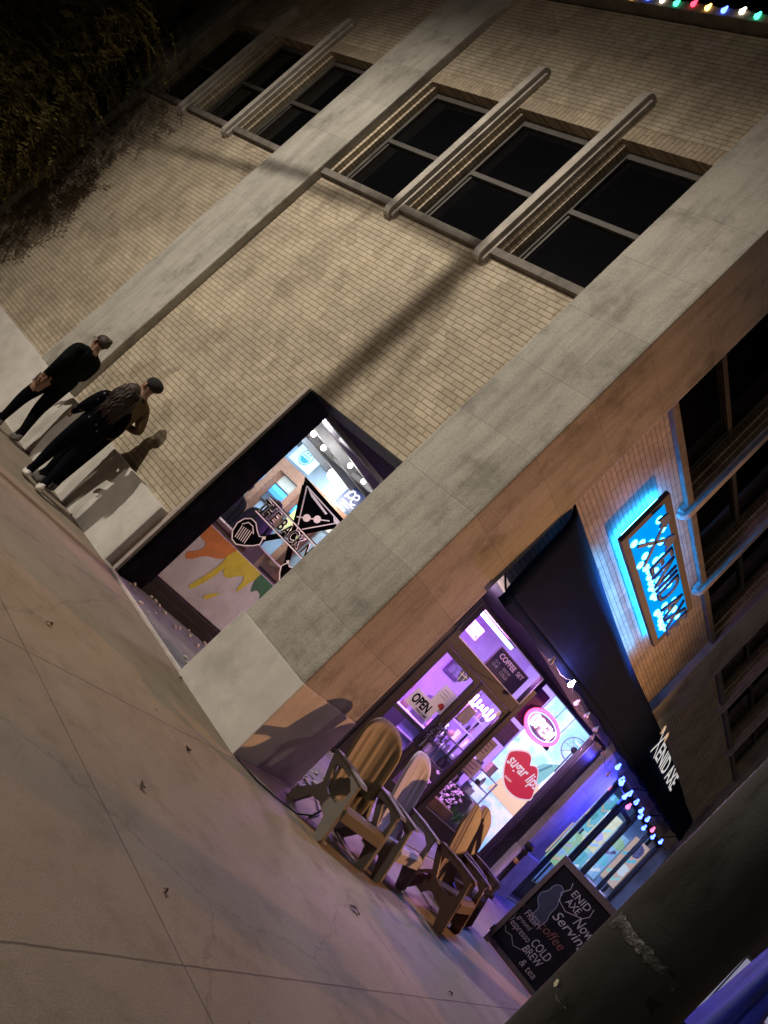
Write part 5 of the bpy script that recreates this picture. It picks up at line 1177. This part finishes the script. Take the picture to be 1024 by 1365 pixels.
for k in range(3300):
    while True:
        q = Vector((r2.uniform(-1,1), r2.uniform(-1,1), r2.uniform(-1,1)))
        if .40 < q.length < 1: break
    lump = 1+.16*math.sin(q.x*5+1)+.14*math.sin(q.y*7+q.z*5)+.10*math.sin(q.z*11+q.y*3)
    zz = 4.35+q.z*2.75*lump
    c = Vector((q.x*1.0*lump, q.y*2.5*lump-max(0, 4.6-zz)*.66, zz))
    if c.x > 1.15: continue
    dv = Vector((q.x*.8+r2.gauss(0,.6), q.y+r2.gauss(0,.6), r2.uniform(-.9,.3)))
    spray(c, dv, 13, r2.uniform(.35,.6))
for k in range(2600):        # bigger leaves added inside so the crown throws a denser shadow
    q = Vector((r2.gauss(0,.33), r2.gauss(0,.36), r2.gauss(0,.38)))
    if q.length > .82: continue
    zz = 4.35+q.z*2.75; c = Vector((q.x*1.0, q.y*2.5-max(0, 4.6-zz)*.66, zz))
    l = Vector((r2.gauss(0,1), r2.gauss(0,1), r2.gauss(0,1))).normalized()*.24; bb = l.orthogonal().normalized()*.10
    m.f([m.v(c), m.v(c+l*.5+bb), m.v(c+l), m.v(c+l*.5-bb)])
LF = plain('dusk_leaf', (.20,.165,.065), .8, spec=.1, var=.5, scale=1.2, bmp=0)
_nt = LF.node_tree; _b = _nt.nodes['Principled BSDF']; _t = _nt.nodes.new('ShaderNodeBsdfTranslucent'); _m = _nt.nodes.new('ShaderNodeMixShader')
_m.inputs[0].default_value = .45; _nt.links.new(_b.inputs['Base Color'].links[0].from_socket, _t.inputs[0])
_nt.links.new(_b.outputs[0], _m.inputs[1]); _nt.links.new(_t.outputs[0], _m.inputs[2]); _nt.links.new(_m.outputs[0], _nt.nodes['Material Output'].inputs[0])
m.build('crown', LF, tr)

# ------------------------------------------------------------------ lamp posts and the signal pole that throw the light and the shadows
def lamppost(name, label, loc, height, arm, skirt=0):
    t = thing(name, label, 'street lamp', (loc[0], loc[1], gz(0, loc[1])))
    m = MB(); m.lathe((0,0,0), [(.22,0), (.20,.3), (.12,.5), (.09,height)], 16); m.build('pole', BLACKMETAL, t)
    m = MB(); m.tube([(0,0,height-.1), Vector(arm)*.5+Vector((0,0,height+.1)), Vector(arm)+Vector((0,0,height+.05))], .04); m.build('arm', BLACKMETAL, t)
    c = Vector(arm)+Vector((0,0,height+.05))
    if skirt: m = MB(); m.lathe(c, [(.0,.04), (.46,.02), (.47,-skirt), (.455,-skirt), (.445,.0), (.0,.01)], 28)
    else: m = MB(); m.ball(c, (.30,.18,.10), 14, 8)
    m.build('lamp_head', BLACKMETAL, t)
    return t
lamppost('street_lamp', 'tall street lamp on the side street kerb opposite the brick wall', (LAMP_A.x-1.1, LAMP_A.y+.3, 0), LAMP_A.z-.05+.018*4.8+.08, (1.1,-.3,0), .15)
lamppost('street_lamp', 'added fill lamp with a broad globe far across the side street', (FILL_C.x-1.4, FILL_C.y, 0), FILL_C.z+1.2, (1.4,0,0))  # unseen post added to carry the side fill
lamppost('street_lamp', 'added tall globe fill lamp on the far side of the front street', (FILL_D.x, FILL_D.y-1.4, 0), FILL_D.z+1.0, (0,1.4,0))  # unseen post added to carry the front fill
lamppost('street_lamp', 'low sodium street lamp at the front street kerb', (LAMP_B.x+.9, LAMP_B.y-.9, 0), LAMP_B.z+.2, (-.6,.6,0))
t = thing('signal_pole', 'slim dark signal pole with an arm at the side street kerb', 'pole', (-5.5, 5.72, -.05))
m = MB(); m.lathe((0,0,0), [(.12,0), (.11,.3), (.040,.5), (.032,5.6), (.058,5.9), (.055,7.75), (.02,7.8)], 16); m.build('pole', BLACKMETAL, t)
m = MB(); m.tube([(0,0,7.72), (0,.55,7.74), (0,1.6,7.62), (0,2.9,7.40)], [.03,.028,.025,.02], 8); m.build('mast_arm', BLACKMETAL, t)
m = MB(); m.tube([(.0,-.05,7.6), (.02,-.22,7.1), (.0,-.18,6.5), (.02,-.05,5.9)], .010, 6); m.build('cable_loop', BLACKMETAL, t)

# ------------------------------------------------------------------ small litter
r3 = random.Random(11)
m = MB()
for k in range(70):
    u = r3.uniform(1.06, 2.74); f = r3.random(); x = .10+f*min(1.6, max(.12, (2.80-u)*2.3)); 
    if r3.random() < .6: x = max(.1, (2.80-u)/.383+.50-r3.uniform(.05,.35))
    rr = r3.uniform(.008,.026); m.ball((x, u, .012+rr*.5), (rr*1.3, rr, rr*.7), 6, 4, .5)
o = m.build('pebbles', plain('pale_pebble', (.42,.38,.31), .85, var=.4, scale=20)); tag(o, 'pale pebbles scattered on the dark entry floor', 'pebbles', kind='stuff')
m = MB()
for k in range(90):
    rr = r3.uniform(.01,.03); m.ball((r3.uniform(1.15,2.6), r3.uniform(-.12,.55), .014+rr*.5), (rr*1.3, rr, rr*.7), 6, 4, .5)
o = m.build('pebbles', plain('pale_pebble', (.42,.38,.31))); tag(o, 'pale pebbles on the floor behind the garden chairs', 'pebbles', kind='stuff')
LEAF = plain('dead_leaf', (.05,.03,.018), .8, var=.4, scale=30)
for k, (x, y, w_) in enumerate(((-2.0,.45,.03), (-1.95,-1.05,.035), (-.95,-.35,.03), (-2.3,-1.85,.02), (.35,-1.55,.05), (-.1,.9,.025), (-1.3,-2.9,.03), (1.3,-2.2,.025))):
    m = MB(); pts = [(w_*math.cos(a)*(1+.25*math.sin(a*3+k)), w_*.55*math.sin(a)*(1+.3*math.cos(a*2+k)), .006+.012*math.sin(a*2+k)+.006) for a in [q*2*math.pi/10 for q in range(10)]]
    c = m.v((0,0,.02)); vs = [m.v(p) for p in pts]
    for i in range(10): m.f([c, vs[i], vs[(i+1) % 10]])
    o = m.build('fallen_leaf', LEAF); o.location = (x, y, 0.004); o.rotation_euler = (0,0,k*1.3)
    tag(o, ('curled brown leaf on the concrete in front of the side window', 'brown leaf on the middle of the concrete slab', 'small brown leaf below the pale pier base', 'tiny brown leaf at the slab joint', 'largest dark leaf beside the tan garden chair', 'little leaf by the pier base edge', 'brown leaf below the long slab joint', 'thin leaf on the lilac lit concrete')[k], 'leaf', 'fallen leaves on the sidewalk')
m = MB(); m.tube([(-.02,-.05,.01), (.10,-.30,.012), (.28,-.42,.012), (.50,-.55,.02), (.60,-.62,.10), (.68,-.60,.16), (.80,-.50,.02), (1.2,-.35,.012), (1.6,.1,.02)], .008, 6)
tag(m.build('power_cord', BLACKMETAL), 'thin black power cord running from the pier base under the tan chair', 'cord')
bpy.context.view_layer.update()
